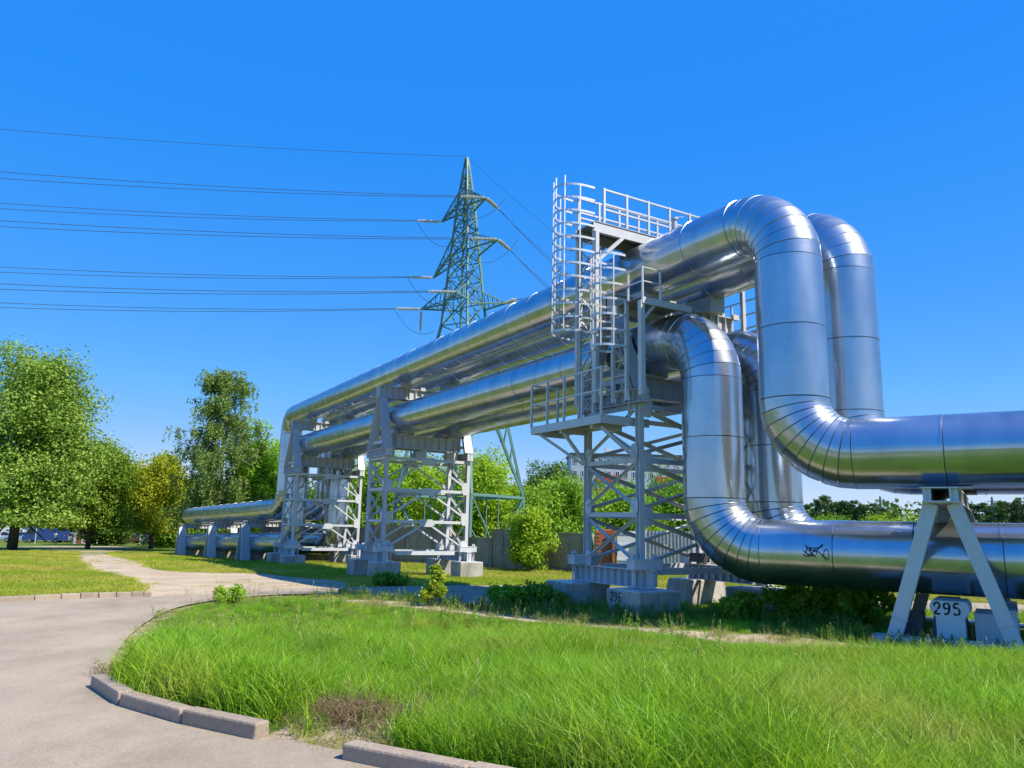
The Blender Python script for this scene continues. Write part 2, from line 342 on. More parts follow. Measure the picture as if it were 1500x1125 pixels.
gm = fastmesh('ground', np.stack([X.ravel(), Y.ravel(), Z], 1), Q, None, ground_material(), True)
def bareness(x, y):
    d = np.where(inpoly(x, y, DIRT), 1., smooth(1 - segdist(x, y, DIRT, True) / .6) * .8)
    t = .82 * smooth(1.25 - segdist(x, y, TRACK, False) / .55)
    r = roadd(x, y); e = np.where(r < .35, .5, 0.) * (y > 9)
    b = np.where(inpoly(x, y, BARE), 1., 0.)
    # worn patches in the lawn beside the path and beneath the pipeline
    return np.clip(np.maximum.reduce([d, t, e, b]), 0, 1)
ba = gm.attributes.new('bare', 'FLOAT', 'POINT'); ba.data.foreach_set('value', bareness(X.ravel(), Y.ravel()).astype(np.float32))
go = bpy.data.objects.new('ground', gm); col.objects.link(go); tag(go, kind='structure')

def sheet(name, poly, z, m):
    bm = bmesh.new(); vs_ = [bm.verts.new((p[0], p[1], z)) for p in poly]
    es = [bm.edges.new((vs_[i], vs_[(i + 1) % len(vs_)])) for i in range(len(vs_))]
    bmesh.ops.triangle_fill(bm, use_beauty=True, use_dissolve=False, edges=es, normal=(0, 0, 1))
    for f in bm.faces:
        if f.normal.z < 0: f.normal_flip()
    for _ in range(6):
        le = [e for e in bm.edges if e.calc_length() > 1.2]
        if not le: break
        bmesh.ops.subdivide_edges(bm, edges=le, cuts=1); bmesh.ops.triangulate(bm, faces=[f for f in bm.faces if len(f.verts) > 3])
    for v in bm.verts: v.co.z = z + float(zbase(v.co.x, v.co.y))
    me = bpy.data.meshes.new(name); bm.to_mesh(me); bm.free(); me.materials.append(m)
    o = bpy.data.objects.new(name, me); col.objects.link(o); return tag(o, kind='structure')
def asphalt():
    m = bpy.data.materials.new('asphalt'); m.use_nodes = True; n = m.node_tree.nodes; l = m.node_tree.links; b = n['Principled BSDF']
    b.inputs['Roughness'].default_value = .9; b.inputs['Specular IOR Level'].default_value = .15; g = n.new('ShaderNodeNewGeometry')
    def noise(sc, det=6, rg=.65, st=(1, 1, 1)):
        k = n.new('ShaderNodeTexNoise'); k.inputs['Scale'].default_value = sc; k.inputs['Detail'].default_value = det; k.inputs['Roughness'].default_value = rg
        v = n.new('ShaderNodeVectorMath'); v.operation = 'MULTIPLY'; v.inputs[1].default_value = st; l.new(g.outputs['Position'], v.inputs[0]); l.new(v.outputs[0], k.inputs['Vector']); return k.outputs['Fac']
    def ramp(f, a, b_, p0, p1):
        k = n.new('ShaderNodeValToRGB'); k.color_ramp.elements[0].position = p0; k.color_ramp.elements[1].position = p1
        k.color_ramp.elements[0].color = (*a, 1); k.color_ramp.elements[1].color = (*b_, 1); l.new(f, k.inputs['Fac']); return k.outputs['Color']
    base = ramp(noise(.8), (.34, .285, .215), (.43, .355, .265), .3, .7)
    grit = ramp(noise(70, 6, .8), (.62, .62, .62), (1.26, 1.26, 1.26), .3, .7)
    stain = ramp(noise(.5, 8, .75, (1, .55, 1)), (.82, .80, .78), (1.04, 1.04, 1.04), .36, .52)
    vo = n.new('ShaderNodeTexVoronoi'); vo.feature = 'DISTANCE_TO_EDGE'; vo.inputs['Scale'].default_value = .38
    dn = n.new('ShaderNodeTexNoise'); dn.inputs['Scale'].default_value = 1.5; dn.inputs['Detail'].default_value = 6; l.new(g.outputs['Position'], dn.inputs['Vector'])
    va = n.new('ShaderNodeVectorMath'); va.operation = 'MULTIPLY_ADD'; va.inputs[1].default_value = (.9, .9, .9); l.new(dn.outputs['Color'], va.inputs[0]); l.new(g.outputs['Position'], va.inputs[2]); l.new(va.outputs[0], vo.inputs['Vector'])
    crack = ramp(vo.outputs['Distance'], (.86, .84, .82), (1, 1, 1), .0005, .004)
    c = base
    for o in (grit, stain, crack):
        mu = n.new('ShaderNodeMix'); mu.data_type = 'RGBA'; mu.blend_type = 'MULTIPLY'; mu.inputs[0].default_value = 1; l.new(c, mu.inputs[6]); l.new(o, mu.inputs[7]); c = mu.outputs[2]
    l.new(c, b.inputs['Base Color'])
    bp = n.new('ShaderNodeBump'); bp.inputs['Strength'].default_value = .5; bp.inputs['Distance'].default_value = .01; l.new(noise(120, 3), bp.inputs['Height']); l.new(bp.outputs[0], b.inputs['Normal'])
    return m
sheet('road', ROAD, .004, asphalt())

def kerb_line(parent, pts, z0=-.08, z1=.115, wd=.16, side=1, gap=.004):
    for a, b in zip(pts[:-1], pts[1:]):
        a = np.array([*a, 0.]); b = np.array([*b, 0.]); d = unit(b - a); n_ = np.array([-d[1], d[0], 0]) * side
        a2 = a + d * gap; b2 = b - d * gap; dz = rnd.uniform(-.008, .008); sh = .02
        V = []
        for p in (a2, b2):
            p = p + ZZ * float(zbase(p[0], p[1]))
            V += [p + ZZ * z0, p + n_ * wd + ZZ * z0, p + n_ * wd + ZZ * (z1 + dz), p + n_ * sh + ZZ * (z1 + dz)]
        mb = MB(); F = [(0, 1, 2, 3), (7, 6, 5, 4), (0, 4, 5, 1), (1, 5, 6, 2), (2, 6, 7, 3), (3, 7, 4, 0)]
        if side < 0: F = [q[::-1] for q in F]
        mb.add(V, F); mb.obj('kerb_stone', KERB, parent, bevel=.018)
kb = bpy.data.objects.new('kerb', None); col.objects.link(kb); tag(kb, kind='structure')
kerb_line(kb, [(-3.84, 7.84), (-3.23, 7.14), (-2.48, 6.6), (-1.76, 6.2)], side=-1)
kerb_line(kb, [(-1.04, 5.78), (-.16, 5.32), (.74, 4.86), (1.62, 4.4)], side=-1)
lk = spline([(-15.5, 7.8), (-12.6, 11.2), (-9.6, 14.9), (-8.35, 16.25), (-7.5, 16.75)], 4)
kerb_line(kb, [tuple(p) for p in lk], z1=.10, side=1)
bk = spline([(-3.9, 18.15), (-2.3, 16.9), (-.72, 15.63)], 2)
kerb_line(kb, [tuple(p) for p in bk], z1=.115, side=1, wd=.14)
# ------------------------------------------------------------------ the four heating pipes
PR = .564; RB = .93
def ring(c, e1, e2, r, n=64): return [c + r * (math.cos(2 * math.pi * j / n) * e1 + math.sin(2 * math.pi * j / n) * e2) for j in range(n)]
def lathe(mb, rings):
    n = len(rings[0]); V = [p for r_ in rings for p in r_]
    F = [(i * n + j, i * n + (j + 1) % n, (i + 1) * n + (j + 1) % n, (i + 1) * n + j) for i in range(len(rings) - 1) for j in range(n)]
    return mb.add(V, F)
def straight(root, a, b, r, step=1.16, n=64, nm='cladding_sheet'):
    a, b = np.asarray(a, float), np.asarray(b, float); L = np.linalg.norm(b - a); d = (b - a) / L
    k = max(1, int(round(L / step))); ref = ZZ if abs(d[2]) < .9 else np.array([1., 0, 0]); e1 = unit(np.cross(ref, d)); e2 = np.cross(d, e1)
    for i in range(k):
        p = a + d * (L * i / k); q = a + d * (L * (i + 1) / k); rr = r + rnd.uniform(-.0025, .0025)
        l_ = np.linalg.norm(q - p); mb = MB()
        tl = e1 * rnd.uniform(-.004, .004) + e2 * rnd.uniform(-.004, .004)
        lathe(mb, [ring(p, e1, e2, rr - .012, n), ring(p + d * .007, e1, e2, rr, n), ring(p + d * l_ * .5 + tl, e1, e2, rr, n), ring(q - d * .03, e1, e2, rr, n),
                   ring(q - d * .034, e1, e2, rr + .008, n), ring(q - d * .008, e1, e2, rr + .008, n), ring(q, e1, e2, rr - .012, n)])
        o = mb.obj(nm, CLAD, root, smooth=True); crease(o)
        la = rnd.uniform(2.6, 3.6) if abs(d[2]) < .5 else rnd.uniform(0, 6.28); c_ = MB()
        e_ = math.cos(la) * e1 + math.sin(la) * e2; f_ = np.cross(d, e_); mid = (p + q) / 2
        c_.hexa(mid + e_ * (rr + .001), d * (l_ / 2 - .03), f_ * .016, e_ * .004); c_.obj('lap_seam', CLAD, o)
def crease(o):
    me = o.data
    a = me.attributes.get('sharp_edge') or me.attributes.new('sharp_edge', 'BOOLEAN', 'EDGE')
    nrm = {}
    for p in me.polygons:
        for ek in p.edge_keys: nrm.setdefault(ek, []).append(p.normal.copy())
    val = [len(nrm[e.key]) == 2 and nrm[e.key][0].dot(nrm[e.key][1]) < .9 for e in me.edges]
    a.data.foreach_set('value', val)
def elbow(root, corner, din, dout, rb, r, k=9, n=64):
    """mitred bend of k gores from direction din to dout about corner (where the two axes meet)"""
    din, dout = unit(din), unit(dout); nb = unit(np.cross(din, dout)); ang = math.acos(np.clip(np.dot(din, dout), -1, 1))
    T = rb * math.tan(ang / 2); st = corner - din * T; cen = st + np.cross(nb, din) * rb * (1 if np.dot(np.cross(nb, din), dout) > 0 else -1)
    x0 = st - cen
    def rot(v, a): return v * math.cos(a) + np.cross(nb, v) * math.sin(a) + nb * np.dot(nb, v) * (1 - math.cos(a))
    da = ang / k
    for i in range(k):
        a0, a1 = i * da, (i + 1) * da; rings = []
        rr = r + .004 * (i % 2) + rnd.uniform(-.001, .001)
        for (a, t, dr) in ((a0, 0, -.016), (a0, .010, 0), (a1, -.010, 0), (a1, 0, -.016)):
            x = rot(x0, a); rad = unit(x); tn = rot(din, a); c = cen + x + tn * t
            # chord facets: scale the in-plane radius so straight gores keep their width
            rings.append(ring(c, nb, -rad * 1.0, rr + dr, n))
        mb = MB(); lathe(mb, rings); o = mb.obj('elbow_gore', CLAD, root, smooth=True); crease(o)
    return st, corner + dout * T
def pipe(label, sv, u, zhi, vxy, zlo, tlen, far_s, zfar0, zfar1, rb=RB, rear=False, lowrun=20.):
    v = np.array([vxy[0], vxy[1], 0.]); root = thing('heating_pipe', label, 'pipe', (v[0], v[1], 0), 'silver clad district heating pipes')
    top = v + ZZ * zhi; bot = v + ZZ * zlo; s0 = v @ D1
    fcor = top + D1 * (far_s - s0); fb = np.array([*fcor[:2], zfar0])
    dlow = unit(np.array([math.sin(R_(-36.)), math.cos(R_(-36.)), (zfar1 - zfar0) / lowrun]))
    e_start, e_end = elbow(root, bot, -ZZ, RR, rb, PR)       # bottom near bend
    t0, t1 = elbow(root, top, -D1, -ZZ, rb, PR)              # top near bend
    straight(root, t1, e_start, PR, 1.12); straight(root, e_end, e_end + RR * tlen, PR, 1.2)
    f0, f1 = elbow(root, fcor, ZZ, -D1, rb, PR, 7, 48)
    straight(root, f1, t0, PR, 1.16)
    g0, g1 = elbow(root, fb, -dlow, ZZ, rb, PR, 7, 48)
    straight(root, g1, f0, PR, 1.3, 48)
    end = fb + dlow * lowrun
    h0, h1 = elbow(root, end, unit(U1 * .86 + D1 * .5) * -1, -dlow, .8, PR, 6, 40)
    straight(root, h1, g0, PR, 1.6, 48); straight(root, h0 + unit(U1 * .86 + D1 * .5) * 9, h0, PR, 1.8, 32)
    return root
FU = pipe('front upper silver pipe whose tall loop stands nearest the camera', 0, 10.55, 7.17, (4.772, 12.78), 2.87, 7.5, 41.8, 2.26, 1.8)
FL = pipe('front lower silver pipe with a black scrawl, bending down beside the ladders', 0, 10.55, 5.36, (3.817, 14.42), 1.26, 9.5, 39.9, .50, -.06, lowrun=21.9)
RU = pipe('rear upper silver pipe, its loop half hidden behind the nearest tall loop', 0, 12.5, 7.40, (6.29, 14.06), 2.87, 9., 41.2, 2.26, 1.8, lowrun=19)
RL = pipe('rear lower silver pipe in the gap between the two near vertical bends', 0, 12.5, 5.36, (5.35, 15.68), 1.26, 10.5, 39.4, .50, -.06, lowrun=21)

def ribbon(mb, pts2, wd, place):
    """flat stroke: 2-D polyline turned into quads and laid on a surface by place(a, b)"""
    P = [np.asarray(p, float) for p in pts2]; L = []; Rt = []
    for i, p in enumerate(P):
        d = unit(P[min(i + 1, len(P) - 1)] - P[max(i - 1, 0)]); n_ = np.array([-d[1], d[0]]); L.append(p + n_ * wd / 2); Rt.append(p - n_ * wd / 2)
    V = [place(*q) for q in L] + [place(*q) for q in Rt]; n = len(P)
    mb.add(V, [(i, n + i, n + i + 1, i + 1) for i in range(n - 1)])
# black scrawl sprayed on the front lower pipe, right of its bend
gl = MB(); tg = float(np.array([3.817, 14.42, 0]) @ RR); ug = float(np.array([3.817, 14.42, 0]) @ U2); T0 = tg + 1.86
def onpipe(a, b):
    th = b / PR; return N(T0 + a, ug - (PR + .006) * math.cos(th), 1.26 + (PR + .006) * math.sin(th))
for st in ([(-.17, .15), (-.13, .11), (-.15, .02), (-.10, -.02)], [(-.19, .05), (-.12, .0), (-.03, -.03), (-.08, .03), (-.11, .08)], [(-.15, .12), (-.05, .10), (.05, .11), (.10, .14), (.11, .17)],
           [(.11, .17), (.04, .09), (-.01, .05), (-.06, .06), (-.09, .11), (-.07, .0), (-.01, .08), (.02, .0)], [(.0, .07), (.07, .02), (.13, -.04), (.17, -.05)], [(-.2, -.01), (-.13, -.04), (-.05, -.01), (.0, -.04)]):
    ribbon(gl, spline([np.array(p) for p in st], 5), .017, onpipe)
ribbon(gl, [(.165 + .04 * math.cos(t), .0 + .085 * math.sin(t)) for t in np.linspace(0, 6.4, 26)], .012, onpipe)
gl.obj('graffiti_scrawl', NUMB, FL)
# vent stub with a valve lever on top of the front upper pipe
vb = MB(); p = M(11.5, 10.55, 7.7); vb.tube([p, p + ZZ * .32], .055, 12); vb.tube([p + ZZ * .32, p + ZZ * .36], .075, 12); vb.obj('vent_stub', STEEL, FU, smooth=False)
vb = MB(); vb.bar(p + ZZ * .38 - D1 * .02, p + ZZ * .44 + U1 * .25 - D1 * .02, .02, .012); vb.obj('valve_lever', GALV, FU)
# ------------------------------------------------------------------ support towers
def footing(label, s, u, ls, lu, h, group, z0=None, batter=0., cap=True, frame=M):
    c = frame(s, u, 0); zg = float(ground_z(np.array([c[0]]), np.array([c[1]]))[0]) if z0 is None else z0
    root = thing('footing', label, 'footing', (c[0], c[1], zg), group)
    mb = MB(); V = [frame(s + a * (ls / 2 + (batter if k < 0 else 0)), u + b * (lu / 2 + (batter if k < 0 else 0)), (zg - .25) if k < 0 else h) for k in (-1, 1) for a, b in ((-1, -1), (1, -1), (1, 1), (-1, 1))]
    F = [(0, 1, 2, 3), (7, 6, 5, 4), (0, 4, 5, 1), (1, 5, 6, 2), (2, 6, 7, 3), (3, 7, 4, 0)]
    nn = np.cross(V[1] - V[0], V[3] - V[0])
    if nn[2] > 0: F = [f[::-1] for f in F]
    mb.add(V, F); mb.obj('concrete_block', CONC, root, bevel=.015)
    if cap:
        mb = MB(); mb.hexa(frame(s, u, h + .008), (frame(1, 0, 0)) * (ls / 2 - .015), frame(0, 1, 0) * (lu / 2 - .015), ZZ * .01); mb.obj('steel_cap', STEEL, root)
    return root
def gusset(mb, c, a, b, ha, hb, th, nrm):
    """eight-cornered joint plate centred at c in the plane of a and b"""
    k = .55; poly = [c + a * ha * i + b * hb * j for i, j in ((-1, -k), (-k, -1), (k, -1), (1, -k), (1, k), (k, 1), (-k, 1), (-1, k))]
    return mb.prism([p - nrm * th / 2 for p in poly], nrm * th)
def tower(label, s0, s1, u0, u1, lev, aleg=True, xright=False, pw=.13, sect=.06, zg_=0.):
    root = thing('support_tower', label, 'support tower', tuple(M((s0 + s1) / 2, (u0 + u1) / 2, zg_)), 'lattice support towers of the elevated pipes')
    zb, zt = lev[0], lev[-1]
    for s in (s0, s1):
        for u in (u0, u1):
            mb = MB(); mb.ibeam(M(s, u, zb), M(s, u, zt), pw, pw * .95, .016, .012, up=D1); mb.obj('post', STEEL, root)
    # faces across the run (seen from the camera): chevrons hanging from each rail, or crosses
    for s, o in ((s0, -1), (s1, 1)):
        for i in range(1, len(lev)):
            z1, z0 = lev[i], lev[i - 1]; um = (u0 + u1) / 2; off = D1 * o * .02
            mb = MB(); mb.bar(M(s, u0 + pw / 2, z1 - .06) + off, M(s, u1 - pw / 2, z1 - .06) + off, .07, .10); mb.obj('cross_rail', STEEL, root)
            if not xright:
                mb = MB(); gusset(mb, M(s, um, z1 - .10) + off + D1 * o * .045, U1, ZZ, .30, .13, .014, D1); mb.obj('gusset_plate', STEEL, root)
                for ue, sg in ((u0, -1), (u1, 1)):
                    mb = MB(); mb.bar(M(s, um + sg * .14, z1 - .17) + off, M(s, ue - sg * .14, z0 + .14) + off, .06, sect, up=D1); mb.obj('brace', STEEL, root)
                    mb = MB(); gusset(mb, M(s, ue - sg * .12, z0 + .06 if i > 1 else z0 + .16) + off + D1 * o * .045, U1, ZZ, .13, .22, .014, D1); mb.obj('gusset_plate', STEEL, root)
            else:
                for j, (za, zc) in enumerate(((z0, z1), (z1 - .1, z0 + .1))):
                    mb = MB(); oo = off + D1 * o * (.03 * j)
                    mb.angle(M(s, u0 + .1, za + (.1 if j == 0 else -.05)) + oo, M(s, u1 - .1, zc + (-.15 if j == 0 else 0)) + oo, .078, .012, up=D1); mb.obj('brace', STEEL, root)
                for ue, sg in ((u0, 1), (u1, -1)):
                    mb = MB(); gusset(mb, M(s, ue + sg * .14, z1 - .08) + off + D1 * o * .06, U1, ZZ, .12, .2, .014, D1); mb.obj('gusset_plate', STEEL, root)
    # faces along the run: a cross in every storey
    for u, o in ((u0, -1), (u1, 1)):
        for i in range(1, len(lev)):
            z1, z0 = lev[i], lev[i - 1]; off = U1 * o * .02
            mb = MB(); mb.bar(M(s0 + pw / 2, u, z1 - .05) + off, M(s1 - pw / 2, u, z1 - .05) + off, .06, .09); mb.obj('cross_rail', STEEL, root)
            for j in range(2):
                sa, sb = (s0, s1) if j == 0 else (s1, s0); sg = 1 if j == 0 else -1; oo = off + U1 * o * .022 * j
                mb = MB(); mb.angle(M(sa + sg * .10, u, z0 + .12) + oo, M(sb - sg * .10, u, z1 - .14) + oo, sect * .8, .012, up=U1); mb.obj('brace', STEEL, root)
            for sa, sg in ((s0, 1), (s1, -1)):
                mb = MB(); gusset(mb, M(sa + sg * .1, u, z0 + .12) + off + U1 * o * .04, D1, ZZ, .11, .15, .012, U1); mb.obj('gusset_plate', STEEL, root)
    # base: girder along the run under each pair of posts, clamps with tie rods at its ends, ties across
    for u in (u0, u1):
        mb = MB(); mb.ibeam(M(s0 - .35, u, zb - .19), M(s1 + .35, u, zb - .19), .34, .2, .02, .016, stiff=.22); mb.obj('base_girder', STEEL, root)
        for s, sg in ((s0, -1), (s1, 1)):
            mb = MB(); c = M(s + sg * .12, u, zb + .075)
            mb.hexa(c + D1 * .11, D1 * .012, U1 * .34, ZZ * .085); mb.hexa(c - D1 * .11, D1 * .012, U1 * .34, ZZ * .085); mb.hexa(c + ZZ * .095, D1 * .13, U1 * .35, ZZ * .01)
            for q in (-.32, -.2, .2, .32): mb.hexa(c + U1 * q, D1 * .125, U1 * .008, ZZ * .083)
            mb.obj('clamp_beam', STEEL, root)
            for q in (-.29, -.235, .235, .29):
                mb = MB(); mb.tube([c + U1 * q - ZZ * .42, c + U1 * q + ZZ * .2], .017, 6); mb.hexa(c + U1 * q + ZZ * .15, D1 * .03, U1 * .03, ZZ * .02); mb.obj('tie_rod', STEEL, root)
    for s in (s0, s1):
        mb = MB(); mb.bar(M(s - .0, u0 + .46, zb - .06), M(s, u1 - .46, zb - .06), .14, .13); mb.obj('base_tie', STEEL, root)
    # head: stub beams along the run, saddle girder for the lower pipes, two legged frame and upper girder
    sm = (s0 + s1) / 2; lowb = 5.36 - PR
    for u in (u0, u1):
        mb = MB(); mb.ibeam(M(s0 - .18, u, zt + .15), M(s1 + .18, u, zt + .15), .28, .26, .02, .016, stiff=.26); mb.obj('head_beam', STEEL, root)
    gh = .46; gz = lowb - .05 - gh / 2
    for u in (u0 + .35, (u0 + u1) / 2, u1 - .35):
        mb = MB(); mb.ibeam(M(sm, u, zt), M(sm, u, lowb - .05 - gh), .9, .14, .016, .012, up=D1); mb.obj('stub_column', STEEL, root)
    for ds in (-.38, .38):
        mb = MB(); mb.ibeam(M(sm + ds, u0 + .16, gz), M(sm + ds, u1 - .16, gz), gh, .2, .022, .016, stiff=.3); mb.obj('saddle_girder', STEEL, root)
    for u in (10.55, 12.5):
        mb = MB(); mb.hexa(M(sm, u, lowb - .02), D1 * .5, U1 * .22, ZZ * .026)
        for k in (-1, 1): mb.prism([M(sm - .42, u + k * .2, lowb), M(sm - .42, u + k * .42, lowb), M(sm - .42, u + k * .40, lowb + .16), M(sm - .42, u + k * .2, lowb + .03)], D1 * .84)
        mb.obj('pipe_saddle', STEEL, root)
    zA = 7.17 - PR - .09; gh2 = .42
    if aleg:
        for u in (u0, u1):
            o = -1 if u == u0 else 1
            for sa, k in ((s0, -1), (s1, 1)):
                a = M(sa, u, zt + .29); b = M(sm + k * .12, u, zA - gh2); mb = MB()
                wb, wt = .17, .13
                dd = unit(b - a); nrm = unit(np.cross(dd, U1)) * .022
                for e in (1, -1):                                  # box leg of two wide plates and a web
                    mb.prism([a - U1 * wb + nrm * e * 2.2, a + U1 * wb + nrm * e * 2.2, b + U1 * wt + nrm * e * 2.2, b - U1 * wt + nrm * e * 2.2], nrm * e * .6)
                mb.hexa((a + b) / 2, (b - a) / 2, U1 * .012, nrm * 2.2)
                mb.obj('frame_leg', STEEL, root)
            mb = MB(); mb.hexa(M(sm, u, zt + .55), D1 * (s1 - s0) * .38, U1 * .02, ZZ * .05); mb.obj('frame_tie', STEEL, root)
    mb = MB()
    for ds in (-.11, .11): mb.ibeam(M(sm + ds, u0 - .2, zA - gh2 / 2), M(sm + ds, u1 + .2, zA - gh2 / 2), gh2, .18, .02, .016, stiff=.24)
    mb.obj('upper_girder', STEEL, root)
    for u, zz in ((10.55, 7.17), (12.5, 7.40)):
        mb = MB(); mb.hexa(M(sm, u, (zA + zz - PR) / 2 + .02), D1 * .4, U1 * .22, ZZ * ((zz - PR - zA) / 2 + .02)); mb.obj('pipe_saddle', STEEL, root)
        mb = MB(); mb.hexa(M(sm - .2, u + .75, zA + .02), D1 * .05, U1 * .09, ZZ * .06); mb.obj('stop_block', STEEL, root)
    return root
U0, UE = 9.8, 13.0
TA = tower('nearest grey lattice tower, carrying the ladders and standing on the block marked 296', 11.78, 13.51, U0, UE, (.86, 1.93, 3.0, 4.07), xright=True)
TB = tower('middle grey lattice tower under the elevated pipes, left of the ladder tower', 25.46, 27.05, U0, UE, (.66, 1.74, 2.84, 3.93))
zc = float(zbase(*M(38.2, 11, 0)[:2]))
TC = tower('farthest lattice tower where the pipes drop back down, beside the trees', 37.2, 39.2, U0, UE, (.36, 1.5, 2.7, 3.9), zg_=zc)
fg = 'concrete footings of the towers'
F296 = footing('concrete footing block with black number 296 painted on it', 11.62, U0 - .08, .98, .98, .47, fg)
footing('plain concrete footing just left of the block numbered 296', 13.75, U0 - .08, .98, .98, .47, fg)
footing('dappled concrete footing under the near bend of the front lower pipe', 11.35, 12.55, .95, .95, .47, fg)
footing('tapered concrete footing half sunlit, right of the block numbered 296', 13.5, UE - .15, .8, .95, .5, fg, batter=.12)
for (nm, s, u) in (('near left', 25.2, U0), ('far left', 27.35, U0), ('sunlit near right', 25.2, UE - .05), ('shaded far right', 27.35, UE - .05)):
    footing(f'concrete footing at the {nm} corner of the middle tower', s, u, .8, .9, .27 + .03, fg)
for (nm, s, u) in (('near left', 36.95, U0), ('far left', 39.5, U0), ('near right', 36.95, UE), ('far right', 39.5, UE)):
    footing(f'concrete footing at the {nm} corner of the farthest tower', s, u, .8, 1., .02, fg)
DIG = {'2': [[(.08, .68), (.1, .85), (.25, .97), (.42, .93), (.5, .76), (.46, .6), (.3, .4)], [(.27, .34), (.12, .14), (.06, .03)], [(.06, .03), (.5, .03)]],
       '9': [[(.27, .97), (.1, .86), (.07, .68), (.14, .52), (.26, .47)], [(.31, .47), (.44, .55), (.5, .7), (.46, .87), (.32, .97)], [(.5, .66), (.48, .4), (.38, .15), (.2, .03), (.08, .08)]],
       '6': [[(.46, .92), (.3, .97), (.16, .82), (.07, .55), (.06, .32)], [(.07, .26), (.12, .08), (.25, .02)], [(.31, .02), (.45, .1), (.5, .28), (.44, .44), (.31, .51)], [(.26, .51), (.13, .44), (.08, .32)]],
       '5': [[(.48, .96), (.12, .96)], [(.12, .92), (.09, .55)], [(.1, .55), (.25, .61), (.4, .57)], [(.43, .54), (.5, .36), (.47, .15), (.34, .03)], [(.29, .02), (.15, .04), (.06, .16)]]}
def number(txt, root, place, h, wd):
    mb = MB()
    for i, ch in enumerate(txt):
        for st in DIG[ch]:
            pts = spline([np.array(p) for p in st], 5) if len(st) > 2 else [np.array(p) for p in st]
            ribbon(mb, [np.array([(p[0] + i * .74) * h, p[1] * h]) for p in pts], wd, place)
    return mb.obj('painted_number', NUMB, root)
# the face towards the camera's left (towards smaller u); text runs towards the near end (smaller s)
number('296', F296, lambda a, b: M(11.98 - a, U0 - .08 - .49 - .004, .27 + b), .16, .026)
# box with bolts on the base of the ladder tower
mb = MB(); mb.hexa(M(13.2, UE - .3, 1.0), D1 * .2, U1 * .12, ZZ * .1)
solo(mb, 'junction_box', DARKSTEEL, 'small dark box on the base of the ladder tower', 'junction box', M(13.2, UE - .3, .9))
# ------------------------------------------------------------------ decks, ladders, cages and walkways on the nearest tower
DK = mat('deck_plate', (.30, .31, .33), .55, .3, .15, 8, .2, 60)
acc = thing('access_platform', 'grey railed landing below the ladders on the left of the nearest tower', 'platform', tuple(M(13.2, 9.4, 3.8)))
s_a, s_b, u_a, u_b = 12.0, 14.6, 9.02, 9.72; zd = 3.78
mb = MB(); mb.hexa(M((s_a + s_b) / 2, (u_a + u_b) / 2, zd - .02), D1 * (s_b - s_a) / 2 * .98, U1 * (u_b - u_a) / 2 * .98, ZZ * .012); mb.obj('deck', DK, acc)
for p, q in ((M(s_a, u_a, zd - .06), M(s_b, u_a, zd - .06)), (M(s_a, u_b, zd - .06), M(s_b, u_b, zd - .06)), (M(s_a, u_a + .02, zd - .06), M(s_a, u_b + .5, zd - .06)), (M(s_b, u_a + .02, zd - .06), M(s_b, u_b, zd - .06))):
    mb = MB(); mb.bar(p, q, .035, .17); mb.obj('edge_beam', STEEL, acc)
for s in (12.4, 13.5, 14.3):
    mb = MB(); mb.bar(M(s, u_a + .05, zd - .16), M(s, u_b + .1, zd - .16), .08, .10); mb.obj('joist', STEEL, acc)
for s, s2 in ((13.45, 13.5), (14.3, 13.6)):
    mb = MB(); mb.bar(M(s, u_a + .1, zd - .2), M(s2, U0 - .06, 2.95), .06, .06); mb.obj('strut', STEEL, acc)
mb = MB(); mb.bar(M(12.15, u_a + .1, zd - .2), M(11.8, U0 - .06, 2.95), .06, .06); mb.obj('strut', STEEL, acc)
def railing(root, pts, h=1.0, post=.045, step=.62, zs=(.52, .97), mats=STEEL, skip=()):
    for i, (a, b) in enumerate(zip(pts[:-1], pts[1:])):
        a, b = np.asarray(a), np.asarray(b); L = np.linalg.norm(b - a); n = max(1, int(round(L / step)))
        for k in range(n + 1 if i == len(pts) - 2 else n):
            p = a + (b - a) * k / n; mb = MB(); mb.bar(p, p + ZZ * h, post, post, up=unit(b - a)); mb.obj('rail_post', mats, root)
        for z in zs:
            mb = MB(); mb.bar(a + ZZ * z, b + ZZ * z, post * .75, post * .75); mb.obj('rail', mats, root)
railing(acc, [M(s_a, u_b, zd), M(s_a, u_a, zd), M(s_b, u_a, zd), M(s_b, u_b, zd)])
